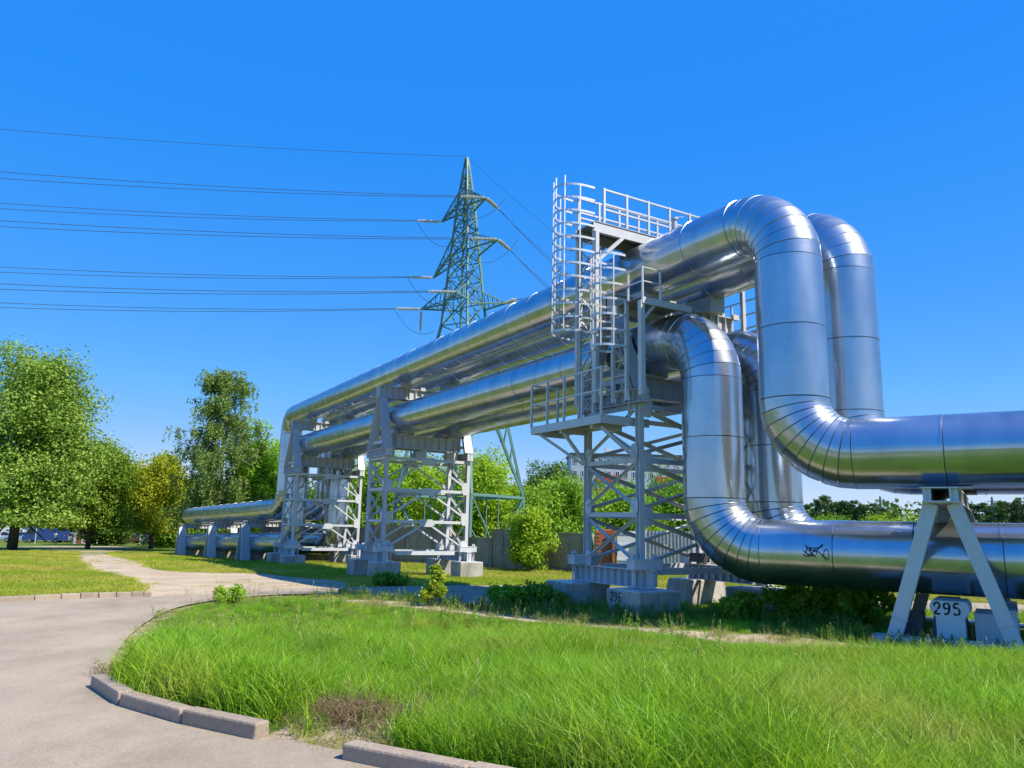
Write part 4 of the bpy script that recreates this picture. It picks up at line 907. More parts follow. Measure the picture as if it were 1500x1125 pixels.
# ------------------------------------------------------------------ cars, sheds, lamps and a walker by the far car park
def carpaint(name, c): return mat('car_' + name, c, .25, .2, .02, 1, spec=.6)
def car(label, px, Yd, paint, rz, L=4.3, H=1.48, van=False):
    x = at(px, 775, Yd)[0]; zg = float(zbase(x, Yd)) + .09; root = thing('parked_car', label, 'van' if van else 'car', (0, 0, 0), 'vehicles in the far car park'); W = .88
    if van: prof = [(-.5, .28), (-.5, .9), (-.48, .97), (-.36, 1.0), (.42, 1.0), (.5, .96), (.5, .28)]; cab = None
    if not van:
        body = [(-.5, .2), (-.5, .42), (-.47, .56), (-.28, .62), (.30, .64), (.47, .60), (.5, .45), (.5, .2)]
        cab = [(-.30, .61), (-.16, .97), (-.08, 1.0), (.18, 1.0), (.27, .95), (.42, .63)]
    else:
        body = [(-.5, .15), (-.5, .4), (-.44, .55), (-.36, .95), (-.30, 1.0), (.48, 1.0), (.5, .95), (.5, .15)]; cab = [(-.42, .56), (-.35, .92), (-.22, .92), (-.22, .56)]
    mb = MB(); mb.prism([(L * a, -W, H * b) for a, b in body], (0, 2 * W, 0)); mb.obj('body', paint, root, bevel=.06)
    if not van:
        mb = MB(); n = len(cab); V = [(L * a, -W * (.97 if b < .7 else .74), H * b) for a, b in cab] + [(L * a, W * (.97 if b < .7 else .74), H * b) for a, b in cab]
        mb.add(V, [tuple(range(n)), tuple(range(2 * n - 1, n - 1, -1))] + [(i, n + i, n + (i + 1) % n, (i + 1) % n) for i in range(n)]); mb.obj('cabin_glass', GLASS, root)
        mb = MB(); mb.prism([(-.14 * L, -W * .75, H * .965), (-.08 * L, -W * .75, H * 1.01), (.19 * L, -W * .75, H * 1.01), (.27 * L, -W * .75, H * .955)], (0, 1.5 * W, 0)); mb.obj('roof', paint, root)
        for a0, a1 in (((-.30, .60), (-.155, .98)), ((.06, .6), (.055, .99)), ((.42, .6), (.265, .97))):
            for k in (-1, 1): mb = MB(); mb.bar((L * a0[0], k * W * .985, H * a0[1]), (L * a1[0], k * W * .765, H * a1[1]), .07, .05); mb.obj('pillar', paint, root)
    else:
        for k in (-1, 1): mb = MB(); mb.prism([(L * a, k * W * 1.004, H * b) for a, b in cab], (0, k * .01, 0)); mb.obj('side_window', GLASS, root)
        mb = MB(); mb.prism([(L * -.446, -W * .85, H * .57), (L * -.446, W * .85, H * .57), (L * -.372, W * .8, H * .93), (L * -.372, -W * .8, H * .93)], (-.02, 0, 0)); mb.obj('windscreen', GLASS, root)
    for a in (-.31, .31):
        for k in (-1, 1):
            mb = MB(); mb.tube([(L * a, k * W * .8, .31), (L * a, k * W * 1.02, .31)], .32, 16); t = mb.obj('wheel', TYRE, root)
            mb = MB(); mb.tube([(L * a, k * W * 1.0, .31), (L * a, k * W * 1.035, .31)], .2, 12); mb.obj('rim', RIM, t)
    for k in (-1, 1):
        mb = MB(); mb.hexa((-L * .495, k * W * .7, H * .46), (.05, 0, 0), (0, .16, 0), (0, 0, .08)); mb.obj('headlight', GALV, root)
        mb = MB(); mb.hexa((L * .496, k * W * .75, H * .5), (.04, 0, 0), (0, .12, 0), (0, 0, .1)); mb.obj('tail_light', REDP, root)
    root.location = (x, Yd, zg); root.rotation_euler.z = rz
    return root
YC = 116
car('dark blue van under the big left tree', 68, YC - 2, carpaint('blue', (.03, .07, .25)), .15, 5.6, 2.1, True)
car('pale blue car left of the blue van', 30, YC, carpaint('pale_blue', (.35, .45, .6)), .1)
car('white car at the left edge of the photo', 4, YC, carpaint('white', (.75, .75, .75)), .05)
car('silver car half hidden behind the walker', 98, YC + 3, carpaint('silver', (.45, .46, .48)), .1)
car('red car with a pale roof left of the dark red estate', 161, YC - 1, carpaint('red', (.42, .02, .03)), .9, 4.0)
car('silver hatchback just behind the dark red estate', 180, YC + 6, carpaint('silver', (.45, .46, .48)), .5)
car('dark red estate car parked near the yellow tree', 201, YC - 1, carpaint('maroon', (.13, .025, .03)), .05, 4.7, 1.6)
car('grey saloon car at the right end of the row', 233, YC - 1, carpaint('grey', (.32, .35, .38)), .12, 4.5)
car('dark car behind the cream shed', 146, YC + 4, carpaint('black', (.02, .02, .025)), .1)
def shed(label, px0, px1, py0, Yd, m_):
    a, b = at(px0, 780, Yd), at(px1, 780, Yd); t = at(px0, py0, Yd)[2]; zg = float(zbase(a[0], Yd)) - .1; root = thing('shed', label, 'shed', ((a[0] + b[0]) / 2, Yd, zg))
    mb = MB(); mb.hexa(((a[0] + b[0]) / 2, Yd + 1, (t + zg) / 2), ((b[0] - a[0]) / 2, 0, 0), (0, 1, 0), (0, 0, (t - zg) / 2)); mb.obj('wall', m_, root)
    mb = MB(); mb.prism([(a[0] - .15, Yd - .2, t), (a[0] - .15, Yd + 2.2, t), (a[0] - .15, Yd + 2.2, t + .12), (a[0] - .15, Yd - .2, t + .25)], (b[0] - a[0] + .3, 0, 0)); mb.obj('roof', GALV, root)
    mb = MB(); mb.hexa(((a[0] + b[0]) / 2, Yd - .02, zg + .9), ((b[0] - a[0]) * .2, 0, 0), (0, .03, 0), (0, 0, .8)); mb.obj('door', DOOR, root)
shed('cream shed behind the parked cars', 109, 126, 774, 110, CREAM)
shed('small pale kiosk box right of the cream shed', 129, 135, 778, 106, mat('kiosk', (.6, .55, .4), .7))
def lamp(label, px, py, Yd):
    a = at(px, 780, Yd); zg = float(zbase(a[0], Yd)); t = at(px, py, Yd)[2]; root = thing('street_lamp', label, 'street lamp', (a[0], Yd, zg))
    mb = MB(); mb.tube([(a[0], Yd, zg), (a[0], Yd, t)], [.09, .05], 8); mb.obj('pole', GALV, root)
    mb = MB(); mb.tube([(a[0], Yd, t), (a[0] + .4, Yd, t + .15), (a[0] + 1.0, Yd, t + .2)], .03, 6); mb.hexa((a[0] + 1.2, Yd, t + .18), (.3, 0, 0), (0, .12, 0), (0, 0, .05)); mb.obj('lamp_arm', GALV, root)
lamp('thin grey lamp post left of the walker', 53, 752, 104); lamp('thin grey lamp post behind the dark red estate car', 206, 758, 112)
def person(label, px, Yd, h, cl):
    x = at(px, 780, Yd)[0]; zg = float(ground_z(np.array([x]), np.array([Yd]))[0])
    J = {'pel': (0, 0, .53, .075), 'che': (0, .01, .74, .085), 'nec': (0, .01, .85, .035), 'hd0': (0, -.01, .9, .052), 'hd1': (0, -.01, .965, .05)}
    V = [J['pel'], J['che'], J['nec'], J['hd0'], J['hd1']]; E = [(0, 1), (1, 2), (2, 3), (3, 4)]
    def chain(root, pts):
        p = root
        for q in pts: V.append(q); E.append((p, len(V) - 1)); p = len(V) - 1
    for k, st in ((-1, .07), (1, -.06)):
        chain(0, [(k * .055, 0, .49, .06), (k * .06, st * .5 - .02, .28, .04), (k * .06, st, .05, .026), (k * .065, st - .06, .02, .02)])
        chain(1, [(k * .11, .01, .80, .04), (k * .135, -st * .5 + .01, .63, .03), (k * .135, -st - .03, .49, .022), (k * .132, -st - .05, .43, .016)])
    me = bpy.data.meshes.new('person'); me.from_pydata([(v[0] * h, v[1] * h, v[2] * h) for v in V], E, []); o = bpy.data.objects.new('person', me); col.objects.link(o)
    o.modifiers.new('skin', 'SKIN'); sv = me.skin_vertices[0].data
    for i, v in enumerate(V): sv[i].radius = (v[3] * h, v[3] * h * (.75 if i < 2 else 1))
    sv[0].use_root = True; ss = o.modifiers.new('sub', 'SUBSURF'); ss.levels = 2; ss.render_levels = 2
    dg = bpy.context.evaluated_depsgraph_get(); m2 = bpy.data.meshes.new_from_object(o.evaluated_get(dg)); bpy.data.objects.remove(o)
    o = bpy.data.objects.new('person', m2); col.objects.link(o); m2.materials.clear()
    for m_ in (mat('skin', (.5, .3, .22), .6), mat('shirt_' + cl[2], cl[0], .8), mat('trousers_' + cl[2], cl[1], .8), mat('hair', (.06, .04, .03), .7)): m2.materials.append(m_)
    for p in m2.polygons:
        z = p.center.z / h; ax = abs(p.center.x) / h; p.use_smooth = True
        p.material_index = 3 if z > .955 or (z > .9 and p.center.y > .0) else 0 if z > .86 or (ax > .1 and z < .62 and z > .38) else 1 if z > .52 else 2
    o.location = (x, Yd, zg); o.rotation_euler.z = .6; tag(o, label, 'person')
person('person in a light top and dark trousers walking on the far path', 83, 104, 1.72, ((.6, .58, .55), (.05, .06, .1), 'a'))
# ------------------------------------------------------------------ vegetation
G_A = foliage('leaf_aspen', (.15, .26, .03), (.34, .48, .075), .30)
G_B = foliage('leaf_mid_green', (.12, .27, .016), (.27, .46, .035), .32)
G_Y = foliage('leaf_yellow_green', (.30, .37, .012), (.55, .60, .035), .35)
G_L = foliage('leaf_bright_green', (.18, .35, .012), (.36, .55, .035), .40)
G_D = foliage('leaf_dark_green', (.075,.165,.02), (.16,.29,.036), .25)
G_BI = foliage('leaf_birch', (.15, .23, .045), (.30, .38, .085), .30)
G_P = foliage('needles', (.05, .10, .03), (.10, .17, .05), .15)
G_S = foliage('leaf_sapling', (0.240, 0.360, 0.024), (0.408, 0.504, 0.048), .45)
def leaves(rng, pts, size, out=None, upb=.5, asp=.6, droop=0.):
    n = len(pts); nr = rng.normal(size=(n, 3)); nr /= np.linalg.norm(nr, axis=1)[:, None]
    if out is not None: nr = nr + out * .5
    nr[:, 2] += upb; nr /= np.linalg.norm(nr, axis=1)[:, None]
    t = rng.normal(size=(n, 3)); t[:, 2] -= droop; t -= nr * (t * nr).sum(1)[:, None]; t /= np.linalg.norm(t, axis=1)[:, None]; b = np.cross(nr, t)
    L = size * rng.uniform(.7, 1.3, n)[:, None]; Wd = L * asp
    V = np.stack([pts - t * L * .5, pts + b * Wd * .5 + nr * L * .08, pts + t * L * .5, pts - b * Wd * .5 + nr * L * .08], 1).reshape(-1, 3)
    return V, np.arange(4 * n).reshape(-1, 4)
def sph(rng, n):
    v = rng.normal(size=(n, 3)); return v / np.linalg.norm(v, axis=1)[:, None]
def make_crown(rng, c, rad, nl, lr, nclump, nleaf, size, cut=-.9, pear=0., clsig=.16, skirt=0):
    """leaf clumps on the skins of many lobes that fill an uneven crown"""
    lobes = []; 
    while len(lobes) < nl:
        p = sph(rng, 1)[0] * rng.uniform(.15, 1) ** (1 / 2.4)
        if p[2] < cut: continue
        k = 1 - pear * (p[2] + 1) / 2 * .6; lobes.append((np.array(c) + p * np.array(rad) * np.array([k, k, 1]) * rng.uniform(.72, 1.16), lr * rng.uniform(.6, 1.25), p))
    for i in range(skirt):
        a = rng.uniform(0, 6.283); q = rng.uniform(.35, .98); p = np.array([math.cos(a) * q, math.sin(a) * q, -.8]); lobes.append((np.array([p[0] * rad[0], p[1] * rad[1], lr * rng.uniform(.35, 1.5)]), lr * rng.uniform(.7, 1.2), p))
    PT = []; OUT = []; TI = []
    for (q, r, p) in lobes:
        d = sph(rng, nclump); d[:, 2] += .15; cl = q + d * r * rng.uniform(.55, 1.08, nclump)[:, None] * np.array([1, 1, .85])
        off = rng.normal(size=(nclump, nleaf, 3)) * clsig * r * 1.4
        PT.append((cl[:, None, :] + off).reshape(-1, 3)); OUT.append(np.repeat(d, nleaf, 0)); TI.append(np.clip(rng.normal(.45, .25, nclump * nleaf) + rng.uniform(-.2, .2), 0, 1))
    return lobes, np.concatenate(PT), np.concatenate(OUT), np.concatenate(TI)
def limb(mb, a, b, r0, r1, rng, n=5, lift=.15):
    a, b = np.asarray(a, float), np.asarray(b, float); L = np.linalg.norm(b - a)
    pts = [a + (b - a) * (i / n) + np.array([*rng.normal(size=2) * L * .03, L * lift * math.sin(math.pi * i / n) * .5]) * (0 if i in (0, n) else 1) for i in range(n + 1)]
    mb.tube(pts, [r0 + (r1 - r0) * i / n for i in range(n + 1)], 6)
def put(name, me, root, m=None):
    o = bpy.data.objects.new(name, me); col.objects.link(o); o.parent = root; return o
def tree(label, px, Yd, py_top, wpx, m, seed, nl=34, lr=.2, nclump=36, nleaf=13, leaf=.2, trunk=.22, name='tree', bark=None, cut=-.75, pear=.3, base_py=None, group=None, cat='tree', dy=None, x=None, skirt=14, zmin=.1):
    rng = np.random.default_rng(seed)
    xx = at(px, 770, Yd)[0] if x is None else x; zg = float(zbase(xx, Yd)); top = at(px, py_top, Yd)[2]; h = top - zg; w_ = wpx / FPX * Yd * 1.02
    root = thing(name, label, cat, (xx, Yd, zg), group); root['_loc'] = (0., 0., 0.)
    rz = h * (1 - trunk) / 2 * .98; cz = h - rz; rx = w_ / 2; lrad = lr * w_
    lobes, pts, out, ti = make_crown(rng, (0, 0, cz - lrad * .3), (max(.3, rx - lrad * .7), max(.3, rx - lrad * .7) * .9, max(.3, rz - lrad * .6)), nl, lrad, nclump, nleaf, leaf, cut, pear, skirt=skirt)
    keep = pts[:, 2] > zmin + (rng.uniform(-.4, .4, len(pts)) if zmin > 1 else 0); pts, out, ti = pts[keep], out[keep], ti[keep]
    V, Q = leaves(rng, pts, leaf, out); put('crown', fastmesh('crown', V, Q, np.repeat(ti, 4), m), root)
    mb = MB(); tr = max(.05, h * .018); tp = [np.array([rng.normal() * .02 * h * (i / 6), rng.normal() * .02 * h * (i / 6), h * .82 * i / 6]) for i in range(7)]; tp[0][:] = (0, 0, -.3)
    mb.tube(tp, [tr * (1.25 - .18 * i) for i in range(7)], 9)
    for q, r, p in lobes[::2]:
        k = min(5, max(1, int((q[2] * .6) / (h * .82) * 6))); limb(mb, tp[k], q, tr * .42, tr * .08, rng)
    mb.obj('trunk', bark or BARK, root, smooth=True); return root
def birch(label, px, Yd, py_top, wpx, seed):
    rng = np.random.default_rng(seed); xx = at(px, 770, Yd)[0]; zg = float(zbase(xx, Yd)); h = at(px, py_top, Yd)[2] - zg; w_ = wpx / FPX * Yd
    root = thing('birch_tree', label, 'tree', (xx, Yd, zg)); root['_loc'] = (0., 0., 0.)
    mb = MB(); lean = .5; tp = [np.array([lean * math.sin(i * .5) * .6, .2 * math.sin(i), h * .97 * i / 9]) for i in range(10)]; tp[0][2] = -.3; mb.tube(tp, [.26 * (1.02 - i / 9) + .015 for i in range(10)], 8)
    mb.obj('trunk', BIRCHB, root, smooth=True); bm_ = MB(); P_ = []; 
    for b in range(140):
        f = rng.uniform(.0, 1.) ** 1.25 * .89 + .1; z = h * f; i0 = min(8, int(f / .97 * 9)); base_ = tp[i0] + (tp[i0 + 1] - tp[i0]) * (f / .97 * 9 - i0 if f < .97 else 0)
        prof = np.interp(f, [.1, .3, .5, .75, .92, 1], [1.0, 1.1, 1.0, .78, .5, .12]); L = w_ / 2 * prof * rng.uniform(.5, 1.12); a = rng.uniform(0, 2 * math.pi)
        tip = base_ + np.array([math.cos(a) * L, math.sin(a) * L, L * rng.uniform(.05, .5)]); mid = (base_ + tip) / 2 + ZZ * L * .14
        bm_.tube([base_, mid, tip], [.05, .03, .012], 5)
        for s_ in range(rng.integers(12, 18)):
            t = rng.uniform(.25, 1.05); q = base_ + (tip - base_) * t + ZZ * L * .14 * math.sin(math.pi * min(1, t)) + rng.normal(size=3) * np.array([.28, .28, .12]); sl_ = rng.uniform(.6, 2.1) * (1.15 - .45 * f); k = int(22 * sl_ ** .7)
            u = rng.uniform(0, 1, k); P_.append(q + np.stack([rng.normal(size=k) * .09 + u * .15 * math.cos(a), rng.normal(size=k) * .09 + u * .15 * math.sin(a), -u * sl_], 1))
    bm_.obj('limbs', BARK, root, smooth=True)
    pts = np.concatenate(P_); pts = pts[pts[:, 2] > .3]; V, Q = leaves(rng, pts, .2, None, .1, .6, 1.2); put('crown', fastmesh('crown', V, Q, np.repeat(np.clip(rng.normal(.5, .28, len(pts)), 0, 1), 4), G_BI), root)
tree('tall broad aspen filling the left edge of the photo', 22, 66, 486, 236, G_A, 11, nl=110, lr=.13, nclump=44, nleaf=15, leaf=.27, trunk=.0, cut=-1, pear=.45, zmin=2.2, skirt=26, name='aspen_tree')
tree('medium green tree between the big aspen and the yellow tree', 132, 74, 636, 140, G_B, 12, nl=70, lr=.19, nclump=38, nleaf=13, leaf=.24, trunk=.03, cut=-1, zmin=2.0, skirt=22)
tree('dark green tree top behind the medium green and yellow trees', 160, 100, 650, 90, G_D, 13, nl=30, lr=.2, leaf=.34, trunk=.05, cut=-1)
tree('yellow green tree left of the birch', 224, 78, 646, 108, G_Y, 14, nl=64, lr=.17, nclump=38, nleaf=13, leaf=.23, trunk=.06, cut=-1, zmin=1.9)
birch('tall loose birch with drooping twigs left of the pipe bend', 314, 70, 541, 136, 15)
tree('mid green tree in the gap between the yellow tree and the birch', 262, 86, 690, 84, G_B, 34, nl=40, lr=.18, leaf=.27, trunk=.05, cut=-1)
tree('bright green tree behind the far pipe bend', 378, 72, 612, 100, G_L, 16, nl=60, lr=.17, nclump=34, nleaf=12, leaf=.25, trunk=.12, cut=-.9)
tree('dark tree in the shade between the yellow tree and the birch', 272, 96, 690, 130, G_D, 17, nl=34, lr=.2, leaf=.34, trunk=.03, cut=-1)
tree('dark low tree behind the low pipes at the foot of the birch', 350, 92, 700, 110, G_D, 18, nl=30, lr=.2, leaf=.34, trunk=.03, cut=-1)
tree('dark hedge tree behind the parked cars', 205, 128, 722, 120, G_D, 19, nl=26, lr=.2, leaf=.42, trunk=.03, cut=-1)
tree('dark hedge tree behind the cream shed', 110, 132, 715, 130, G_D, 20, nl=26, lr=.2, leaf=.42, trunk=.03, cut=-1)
# behind the fence
tree('yellow tinged tree behind the fence, seen through the far tower', 468, 66, 690, 130, G_L, 21, nl=34, lr=.18, leaf=.25, trunk=.05, cut=-1)
tree('bright green tree seen through the middle tower', 575, 76, 650, 160, G_L, 22, nl=48, lr=.16, nclump=34, leaf=.27, trunk=.05, cut=-1)
tree('bright green leafy tree right of the middle tower, behind the pylon foot', 700, 74, 642, 130, G_L, 23, nl=48, lr=.16, nclump=36, leaf=.27, trunk=.05, cut=-1, pear=.7)
tree('round dark green tree above the fence left of the nearest tower', 803, 100, 653, 104, G_D, 24, nl=44, lr=.17, nclump=36, leaf=.28, trunk=.1, cut=-.9, pear=.1)
tree('dense bright tree in front of the round dark tree', 818, 70, 684, 138, G_B, 25, nl=48, lr=.17, nclump=36, leaf=.25, trunk=.05, cut=-1)
tree('bright green tree seen through the nearest tower', 905, 76, 694, 140, G_L, 26, nl=40, lr=.18, leaf=.27, trunk=.05, cut=-1)
tree('green tree right of the tower, beside the near lower bend', 985, 80, 690, 120, G_B, 27, nl=40, lr=.18, leaf=.28, trunk=.05, cut=-1)
tree('bright green tree in the gap between the middle and far towers', 515, 80, 668, 110, G_L, 31, nl=36, lr=.17, leaf=.28, trunk=.04, cut=-1)
tree('green tree filling the gap right of the middle tower', 638, 84, 660, 120, G_B, 32, nl=40, lr=.17, leaf=.28, trunk=.04, cut=-1)
tree('bright low tree behind the bush at the fence', 752, 78, 690, 110, G_L, 33, nl=36, lr=.17, leaf=.27, trunk=.04, cut=-1)
tree('leafy bush growing in front of the concrete fence', 776, 33.6, 738, 76, G_L, 28, nl=40, lr=.17, nclump=30, nleaf=10, leaf=.13, trunk=.02, cut=-1, pear=.3, name='bush', cat='bush', skirt=4)
tree('light green bush line behind the lower pipe, left of the trestle', 1310, 74, 748, 110, G_L, 29, nl=30, lr=.16, leaf=.22, trunk=.02, cut=-1, name='bush', cat='bush', skirt=4)
tree('low green bush far behind the near bends', 1210, 80, 752, 110, G_B, 30, nl=26, lr=.16, leaf=.24, trunk=.02, cut=-1, name='bush', cat='bush', skirt=4)
def pine(label, px, Yd, py_top, seed):
    rng = np.random.default_rng(seed); xx = at(px, 770, Yd)[0]; h = at(px, py_top, Yd)[2] - 0; root = thing('pine_tree', label, 'tree', (xx, Yd, 0), 'pines on the far skyline'); root['_loc'] = (0., 0., 0.)
    mb = MB(); mb.tube([(0, 0, -.3), (rng.normal() * .2, 0, h * .5), (rng.normal() * .3, 0, h * .93)], [.3, .22, .08], 7); w_ = h * rng.uniform(.2, .3); P_ = []
    for i in range(26):
        f = rng.uniform(.25, 1); a = rng.uniform(0, 6.28); L = w_ * (1.15 - .75 * f) * rng.uniform(.3, 1.); q = np.array([math.cos(a) * L, math.sin(a) * L, h * f - L * .15]); limb(mb, (0, 0, h * f * .95), q, .07, .03, rng, 3)
        k = 60; P_.append(q + rng.normal(size=(k, 3)) * np.array([.9, .9, .38]) * h * .05)
    mb.obj('trunk', BARK, root, smooth=True); pts = np.concatenate(P_); V, Q = leaves(rng, pts, .75, None, .4, .45); put('crown', fastmesh('crown', V, Q, np.repeat(rng.uniform(0, 1, len(pts)), 4), G_P), root)
pos = ['first', 'second', 'third', 'fourth', 'fifth', 'sixth', 'seventh', 'eighth', 'ninth']
for i, (px, py) in enumerate(((1186, 738), (1200, 732), (1214, 727), (1228, 734), (1240, 736), (1252, 735), (1265, 741), (1280, 738), (1295, 746))):
    pine(f'{pos[i]} far pine from the left on the skyline left of the trestle', px, 190 + (i * 37) % 40, py, 40 + i)
for i, (px, py) in enumerate(((1408, 744), (1422, 740), (1438, 738), (1450, 744), (1468, 736), (1480, 731), (1492, 734), (1506, 736))):
    pine(f'{pos[i]} far pine from the left on the skyline right of the trestle', px, 185 + (i * 31) % 40, py, 60 + i)
# woodland fringe that closes the horizon further off
rng = np.random.default_rng(5); P_ = []; 
for i in range(420):
    a = R_(rng.uniform(-75, 75)); d = rng.uniform(330, 420); hh = rng.uniform(6, 10) if a < .3 else rng.uniform(13, 21); q = np.array([math.sin(a) * d, math.cos(a) * d, 0]); zb_ = float(zbase(q[0], q[1])); k = 80
    P_.append(q + np.array([0, 0, zb_]) + rng.normal(size=(k, 3)) * np.array([3.2, 3.2, 0]) + ZZ * (rng.uniform(0, 1, k) ** .8 * hh)[:, None])
pts = np.concatenate(P_); V, Q = leaves(rng, pts, 2.5); me = fastmesh('far_wood', V, Q, np.repeat(rng.uniform(0, 1, len(pts)), 4), G_D); o = bpy.data.objects.new('far_wood', me); col.objects.link(o); tag(o, 'dark far off wood closing the horizon', 'wood', kind='stuff')
# shrubs in the shade under the lower pipe, and the yellow sapling
def shrub(label, x, y, h, w_, m, seed, leaf, nl=22, group='shrubs around the pipe footings'):
    rng = np.random.default_rng(seed); zg = float(ground_z(np.array([x]), np.array([y]))[0]); root = thing('shrub', label, 'shrub', (x, y, zg), group); root['_loc'] = (0., 0., 0.)
    lobes, pts, out, ti = make_crown(rng, (0, 0, h * .5), (w_ * .42, w_ * .38, h * .42), nl, w_ * .17, 20, 9, leaf, -1, 0)
    keep = pts[:, 2] > .02; V, Q = leaves(rng, pts[keep], leaf, out[keep], .6, .62); put('foliage', fastmesh('foliage', V, Q, np.repeat(ti[keep], 4), m), root)
    mb = MB()
    for q, r, p in lobes[::2]: limb(mb, (p[0] * .1, p[1] * .1, -.05), q, .014, .005, rng, 4)
    mb.obj('stems', BARK, root); return root
for i, (lab, px, py, h, w_) in enumerate((('dark leafy shrub in the pipe shadow right of the dappled footing', 1165, 912, .62, 1.3), ('dark leafy shrub in the pipe shadow midway to the trestle', 1215, 915, .68, 1.4), ('dark leafy shrub in the pipe shadow just left of the trestle', 1268, 918, .62, 1.3),
        ('low shrub against the dappled footing', 1085, 915, .5, .9), ('shaded weed shrub left of the footing next to the block 296', 795, 890, .34, 1.0), ('small shaded shrub left of the ladder tower by the road', 748, 890, .36, .9), ('small shrub below the middle tower near its left footing', 570, 852, .25, 1.0))):
    q = gp(px, py); shrub(lab, q[0], q[1], h, w_, G_L if i < 4 else G_B, 80 + i, .085)
q = gp(627, 892); shrub('small yellow green sapling standing alone at the road edge', q[0], q[1], .80, .62, G_S, 91, .10, 9, None)
q = gp(370, 872); shrub('low leafy weed clump at the back left edge of the tall grass', q[0], q[1] - 1.5, .30, .75, G_L, 92, .06, 12, None)
# hanging drop leaves: climbing weed on the lower left fence handled by trees above

# ------------------------------------------------------------------ grass and weeds
def blades(rng, n, rad, h0, h1, wd, bend, seg=3):
    V = []; Q = []; T = []
    for i in range(n):
        a = rng.uniform(0, 6.283); r = rad * math.sqrt(rng.uniform()); p = np.array([r * math.cos(a), r * math.sin(a), -.02]); h = rng.uniform(h0, h1); b = rng.uniform(0, 6.283); bd = np.array([math.cos(b), math.sin(b), 0]) * bend * h * rng.uniform(.2, 1.2)
        fa = rng.uniform(0, 6.283); sd_ = np.array([math.cos(fa), math.sin(fa), 0]) * wd * rng.uniform(.7, 1.3) / 2; o = len(V); t_ = rng.uniform(0, 1)
        for k in range(seg + 1):
            t = k / seg; c = p + ZZ * h * (t - .12 * t * t * bend * 2) + bd * t * t; ww = sd_ * (1 - t ** 1.6 * .9); V += [c - ww, c + ww]; T += [t_] * 2
        Q += [(o + 2 * k, o + 2 * k + 1, o + 2 * k + 3, o + 2 * k + 2) for k in range(seg)]
    return np.array(V), np.array(Q), np.array(T)
GR_T = foliage('tall_grass', (.11, .32, .012), (.38, .61, .035), .42, .45, ((.48, .46, .09), .55, .52, .70, .55), (.6, 1.3))
GR_S = foliage('lawn_grass', (.24, .36, .012), (.42, .51, .035), .35, .5, ((.60, .52, .10), .22, .42, .62, .85), (.7, 1.25))
GR_W = foliage('straw_grass', (0.390, 0.351, 0.130), (0.286, 0.364, 0.065), .3, .6)
GR_D = foliage('seed_heads', (.34, .28, .12), (.42, .40, .15), .3, .6)
GR_B = foliage('weed_leaves', (.09, .20, .02), (.20, .34, .05), .35)
def source(name, variants, m):
    c = bpy.data.collections.new(name)
    for i, (V, Q, T) in enumerate(variants):
        o = bpy.data.objects.new(f'{name}_tuft', fastmesh(f'{name}_tuft', V, Q, T, m)); c.objects.link(o)
    return c
def scatter(name, label, cat, pts, rots, scl, coll, nvar, seed):
    me = bpy.data.meshes.new(name); me.vertices.add(len(pts)); me.vertices.foreach_set('co', np.asarray(pts, np.float32).ravel())
    a = me.attributes.new('rot', 'FLOAT_VECTOR', 'POINT'); a.data.foreach_set('vector', np.asarray(rots, np.float32).ravel())
    a = me.attributes.new('scl', 'FLOAT', 'POINT'); a.data.foreach_set('value', np.asarray(scl, np.float32))
    a = me.attributes.new('pick', 'INT', 'POINT'); a.data.foreach_set('value', np.random.default_rng(seed).integers(0, nvar, len(pts)).astype(np.int32))
    o = bpy.data.objects.new(name, me); col.objects.link(o); tag(o, label, cat, kind='stuff')
    ng = bpy.data.node_groups.new(name, 'GeometryNodeTree'); ng.interface.new_socket('Geometry', in_out='INPUT', socket_type='NodeSocketGeometry'); ng.interface.new_socket('Geometry', in_out='OUTPUT', socket_type='NodeSocketGeometry')
    n = ng.nodes; l = ng.links; gi = n.new('NodeGroupInput'); go_ = n.new('NodeGroupOutput'); ip = n.new('GeometryNodeInstanceOnPoints'); ci = n.new('GeometryNodeCollectionInfo')
    ci.inputs['Collection'].default_value = coll; ci.inputs['Separate Children'].default_value = True; ci.inputs['Reset Children'].default_value = True; ip.inputs['Pick Instance'].default_value = True
    def na(nm, t):
        k = n.new('GeometryNodeInputNamedAttribute'); k.data_type = t; k.inputs['Name'].default_value = nm; return k.outputs['Attribute']
    l.new(gi.outputs[0], ip.inputs['Points']); l.new(ci.outputs[0], ip.inputs['Instance']); l.new(na('pick', 'INT'), ip.inputs['Instance Index']); l.new(na('rot', 'FLOAT_VECTOR'), ip.inputs['Rotation']); l.new(na('scl', 'FLOAT'), ip.inputs['Scale'])
    l.new(ip.outputs[0], go_.inputs[0]); md = o.modifiers.new('scatter', 'NODES'); md.node_group = ng; return o
rng = np.random.default_rng(99)
def cloud(n, x0, x1, y0, y1, test):
    x = rng.uniform(x0, x1, n); y = rng.uniform(y0, y1, n); k = (np.abs(x) < .70 * y + 1.2); x, y = x[k], y[k]; k = test(x, y); return x[k], y[k]
def place(x, y, tilt=.12):
    n = len(x); z = ground_z(x, y); return np.stack([x, y, z], 1), np.stack([rng.normal(size=n) * tilt, rng.normal(size=n) * tilt, rng.uniform(0, 6.283, n)], 1)
NEARSIDE = [(-3.95, 7.75), (-3.3, 7.1), (-2.5, 6.55), (-1.7, 6.1), (-1.0, 5.7), (.8, 4.8), (2.5, 3.9), (20, 3.9), (20, 10.0), (9, 10.15), (5.3, 10.85), (3.2, 11.55), (1.3, 13.1), (-.9, 14.45), (-2.6, 15.4), (-3.6, 16.6), (-4.6, 17.6), (-5.5, 16.7), (-5.85, 15), (-5.55, 13), (-4.9, 10.8), (-4.15, 8.9)]
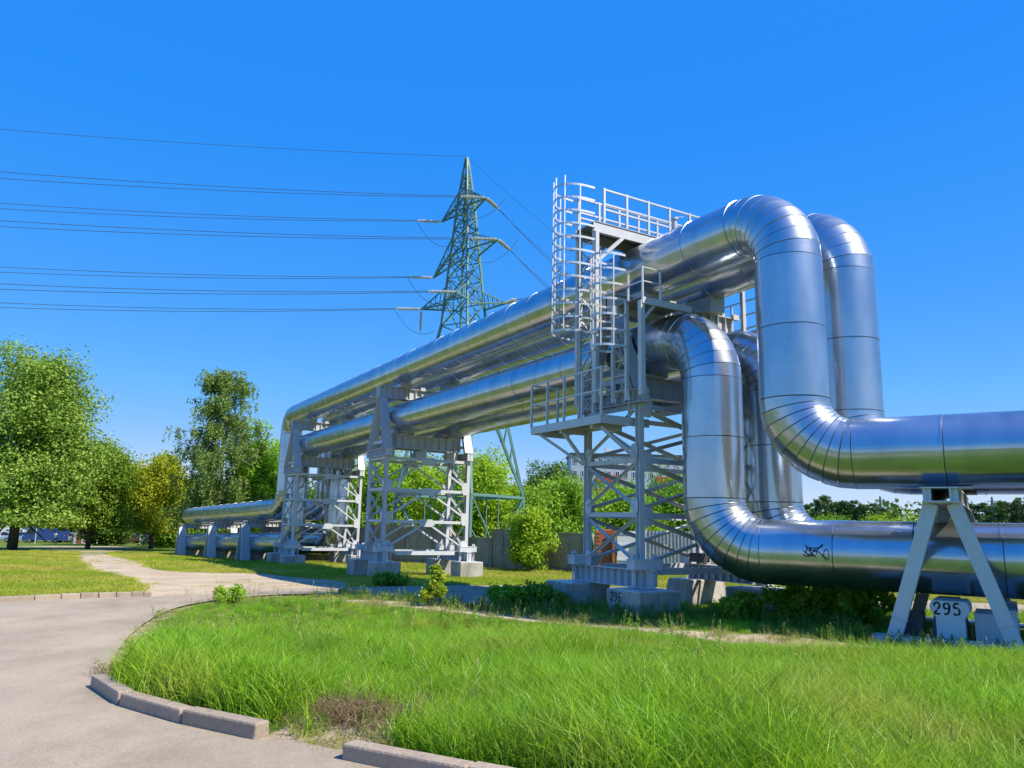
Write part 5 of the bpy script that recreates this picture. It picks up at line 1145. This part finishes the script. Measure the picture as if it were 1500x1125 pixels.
BACKSIDE = [(-3.2, 16.5), (-.9, 15.0), (1.3, 13.8), (3.2, 12.3), (5.3, 11.6), (9, 10.9), (24, 10.6), (24, 14), (13, 16.5), (9, 17.5), (6, 18.2), (2.5, 18.1), (.7, 17.2), (-.05, 16.1), (-.75, 15.55), (-2.3, 16.8), (-3.6, 17.6)]
g1 = source('tall_grass', [blades(np.random.default_rng(i), 20, .14, .16, .52, .010, .8, 3) for i in range(7)], GR_T)
d_edge = lambda x, y: segdist(x, y, NEARSIDE, True)
def noise2(x, y): return .5 + .25 * np.sin(x * 1.7 + 1.3 * np.sin(y * .9)) + .25 * np.sin(y * 1.4 + 1.7 * np.sin(x * 1.1 + 2))
def tall_ok(x, y): return inpoly(x, y, NEARSIDE) & (roadd(x, y) > .16) & ~(inpoly(x, y, BARE) & (rng.uniform(size=x.shape) < .93))
def tall_scale(x, y): return (.62 + .5 * noise2(x, y) * rng.uniform(.7, 1.25, len(x))) * np.where(y > 10, np.clip(.35 + d_edge(x, y) * .45, .35, 1), np.clip(.55 + d_edge(x, y) * 1.1, .55, 1)) * np.interp(y, [6, 9, 11, 13, 16], [1.05, .85, .55, .36, .32])
x, y = cloud(42000, -6.2, 12, 4.4, 18, lambda x, y: tall_ok(x, y) & ((d_edge(x, y) < .42) | (segdist(x, y, BARE, True) < .42)))
p, r = place(x, y, .24); scatter('grass_fringe', 'bright green grass leaning over the kerb along the verge edge', 'grass', p, r, tall_scale(x, y), g1, 7, 1)
g1b = source('tall_grass', [blades(np.random.default_rng(200 + i), 195, .36, .16, .52, .0088, .75, 3) for i in range(6)], GR_T)
x, y = cloud(9000, -6.2, 12, 4.4, 18, lambda x, y: tall_ok(x, y) & (d_edge(x, y) > .34) & (segdist(x, y, BARE, True) > .34))
keep = rng.uniform(size=len(x)) < np.clip(9. / y, .6, 1); x, y = x[keep], y[keep]
p, r = place(x, y, .10); scatter('tall_grass', 'tall bright green grass covering the foreground verge', 'grass', p, r, tall_scale(x, y), g1b, 6, 1)
# flowering stalks and straw between the blades
def stalks(rng, n=5):
    V = []; Q = []; T = []
    for i in range(n):
        a = rng.uniform(0, 6.283); h = rng.uniform(.22, .42); b = np.array([rng.normal(), rng.normal(), 0]) * .06; p = np.array([math.cos(a), math.sin(a), 0]) * rng.uniform(0, .12); f = rng.uniform(0, 6.28); sd_ = np.array([math.cos(f), math.sin(f), 0]) * .002
        o = len(V); P_ = [p + ZZ * h * t + b * t * t for t in (0, .5, .8, .9, 1)]; W_ = [.7, .7, .7, 2.2, .5]
        for q, k in zip(P_, W_): V += [q - sd_ * k, q + sd_ * k]; T += [rng.uniform()] * 2
        Q += [(o + 2 * k, o + 2 * k + 1, o + 2 * k + 3, o + 2 * k + 2) for k in range(4)]
    return np.array(V), np.array(Q), np.array(T)
g2 = source('grass_stalks', [stalks(np.random.default_rng(20 + i)) for i in range(5)], GR_D)
x, y = cloud(1200, -6.2, 12, 4.4, 18, lambda x, y: (inpoly(x, y, NEARSIDE) | inpoly(x, y, BACKSIDE)) & (roadd(x, y) > .1) & (noise2(x * .8, y * .8 + 3) > .42))
p, r = place(x, y, .2); scatter('grass_stalks', 'thin straw coloured seed stalks standing in the tall grass', 'grass', p, r, rng.uniform(.6, 1.1, len(x)), g2, 5, 2)
# short straw coloured grass on the trodden strip, and dry litter in the gap of the kerb
g3 = source('straw_grass', [blades(np.random.default_rng(40 + i), 120, .32, .05, .16, .008, .8, 2) for i in range(5)], GR_W)
x, y = cloud(2300, -6, 14, 9.5, 18, lambda x, y: (segdist(x, y, TRACK, False) < .85) & (roadd(x, y) > .05))
x2 = rng.normal(-1.25, .38, 50); y2 = rng.normal(6.05, .15, 50); k = roadd(x2, y2) > .05; x = np.concatenate([x, x2[k]]); y = np.concatenate([y, y2[k]])
x3, y3 = cloud(900, -7, 0, 5, 20, lambda x, y: (np.abs(roadd(x, y) - .1) < .16) & (x < -3.6)); x = np.concatenate([x, x3]); y = np.concatenate([y, y3])
p, r = place(x, y, .3); scatter('straw_grass', 'short yellowish trodden grass along the strip before the towers', 'grass', p, r, rng.uniform(.35, .8, len(x)), g3, 5, 3)
g7 = source('dead_grass', [blades(np.random.default_rng(50 + i), 40, .16, .05, .18, .006, 1.5, 3) for i in range(4)], foliage('dead_grass', (.16, .10, .055), (.34, .25, .14), .2, .7))
x2 = np.concatenate([rng.normal(-1.1, .22, 130), rng.normal(-4.15, .12, 40), rng.normal(-.6, .3, 40)]); y2 = np.concatenate([rng.normal(6.55, .1, 130), rng.normal(8.3, .3, 40), rng.normal(6.3, .12, 40)]); k = roadd(x2, y2) > -.1
p, r = place(x2[k], y2[k], .5); scatter('dead_grass', 'brown dead grass at the gap in the kerb', 'grass', p, r, rng.uniform(.6, 1.2, k.sum()), g7, 4, 9)
# rough grass and leafy weeds around the footings
g4 = source('rough_grass', [blades(np.random.default_rng(60 + i), 110, .34, .14, .34, .010, .6, 2) for i in range(6)], GR_T)
x, y = cloud(5200, -5, 16, 10, 19, lambda x, y: inpoly(x, y, BACKSIDE) & (roadd(x, y) > .1) & (segdist(x, y, TRACK, False) > .45))
p, r = place(x, y, .18); scatter('rough_grass', 'rough green grass between the trodden strip and the footings', 'grass', p, r, rng.uniform(.2, .45, len(x)), g4, 6, 4)
def weed(rng, h=.42):
    P_ = []; 
    for s_ in range(3):
        b = rng.normal(size=3) * .07; b[2] = 0; hh = h * rng.uniform(.6, 1.2); n = int(hh * 70)
        for i in range(n):
            t = (i + 1) / n; a = i * 2.4; P_.append(b + np.array([math.cos(a) * .06 * (1.15 - t), math.sin(a) * .06 * (1.15 - t), hh * t]) + rng.normal(size=3) * .01)
    pts = np.array(P_); V, Q = leaves(rng, pts, .055, None, .7, .55); return V, Q, np.repeat(rng.uniform(0, 1, len(pts)), 4)
g5 = source('weeds', [weed(np.random.default_rng(70 + i)) for i in range(6)], GR_B)
base_pts = [M(s, u, 0)[:2] for s, u in ((11.2, 9.2), (11.8, 9.1), (12.5, 9.05), (13.4, 9.1), (14.4, 9.2), (11., 9.6), (10.8, 10.6), (10.9, 11.8), (10.6, 12.4), (9.2, 11.), (8.8, 11.6), (9.6, 10.6))] + [N(t, 12.7, 0)[:2] for t in (-2.4, -1.9, -1.3, -.8, -.2, .4, 1., 1.6)] + [gp(px, py) for px, py in ((660, 893), (700, 895), (740, 893), (780, 897), (820, 900), (480, 868), (520, 872), (560, 878), (600, 886))]
X_ = []; Y_ = []
for q in base_pts: X_ += list(q[0] + rng.normal(size=34) * .32); Y_ += list(q[1] + rng.normal(size=34) * .26)
x = np.array(X_); y = np.array(Y_); k = roadd(x, y) > .0; x, y = x[k], y[k]
p, r = place(x, y, .15); scatter('weeds', 'leafy weeds crowding the concrete footings', 'weeds', p, r, rng.uniform(.28, .6, len(x)), g5, 6, 5)
g5m = source('meadow_weeds', [weed(np.random.default_rng(170 + i), .5) for i in range(6)], foliage('meadow_leaf', (.12, .30, .02), (.30, .46, .05), .4))
x, y = cloud(1700, -5.5, 12, 4.6, 15, lambda x, y: inpoly(x, y, NEARSIDE) & (roadd(x, y) > .25) & (noise2(x * 1.3 + 5, y * 1.2) > .5))
p, r = place(x, y, .2); scatter('meadow_weeds', 'leafy weeds mixed into the tall foreground grass', 'weeds', p, r, rng.uniform(.3, .6, len(x)), g5m, 6, 11)
# mown lawns
g6 = source('lawn_grass', [blades(np.random.default_rng(90 + i), 90, .34, .025, .075, .011, .6, 2) for i in range(5)], GR_S)
x, y = cloud(100000, -46, 30, 14.5, 62, lambda x, y: (roadd(x, y) > .12) & ~inpoly(x, y, NEARSIDE) & ~inpoly(x, y, BACKSIDE) & ((bareness(x, y) < .35) | (rng.uniform(size=x.shape) < .012)) & (rng.uniform(size=x.shape) < np.clip(26 / y, .3, 1)))
p, r = place(x, y, .08); print('lawn', len(x)); scatter('lawn_grass', 'short mown lawn beyond the road and under the pipes', 'grass', p, r, rng.uniform(.7, 1.3, len(x)) * np.clip(y / 30, .9, 1.3), g6, 5, 6)
for o in bpy.data.objects:
    if '_loc' in o: del o['_loc']
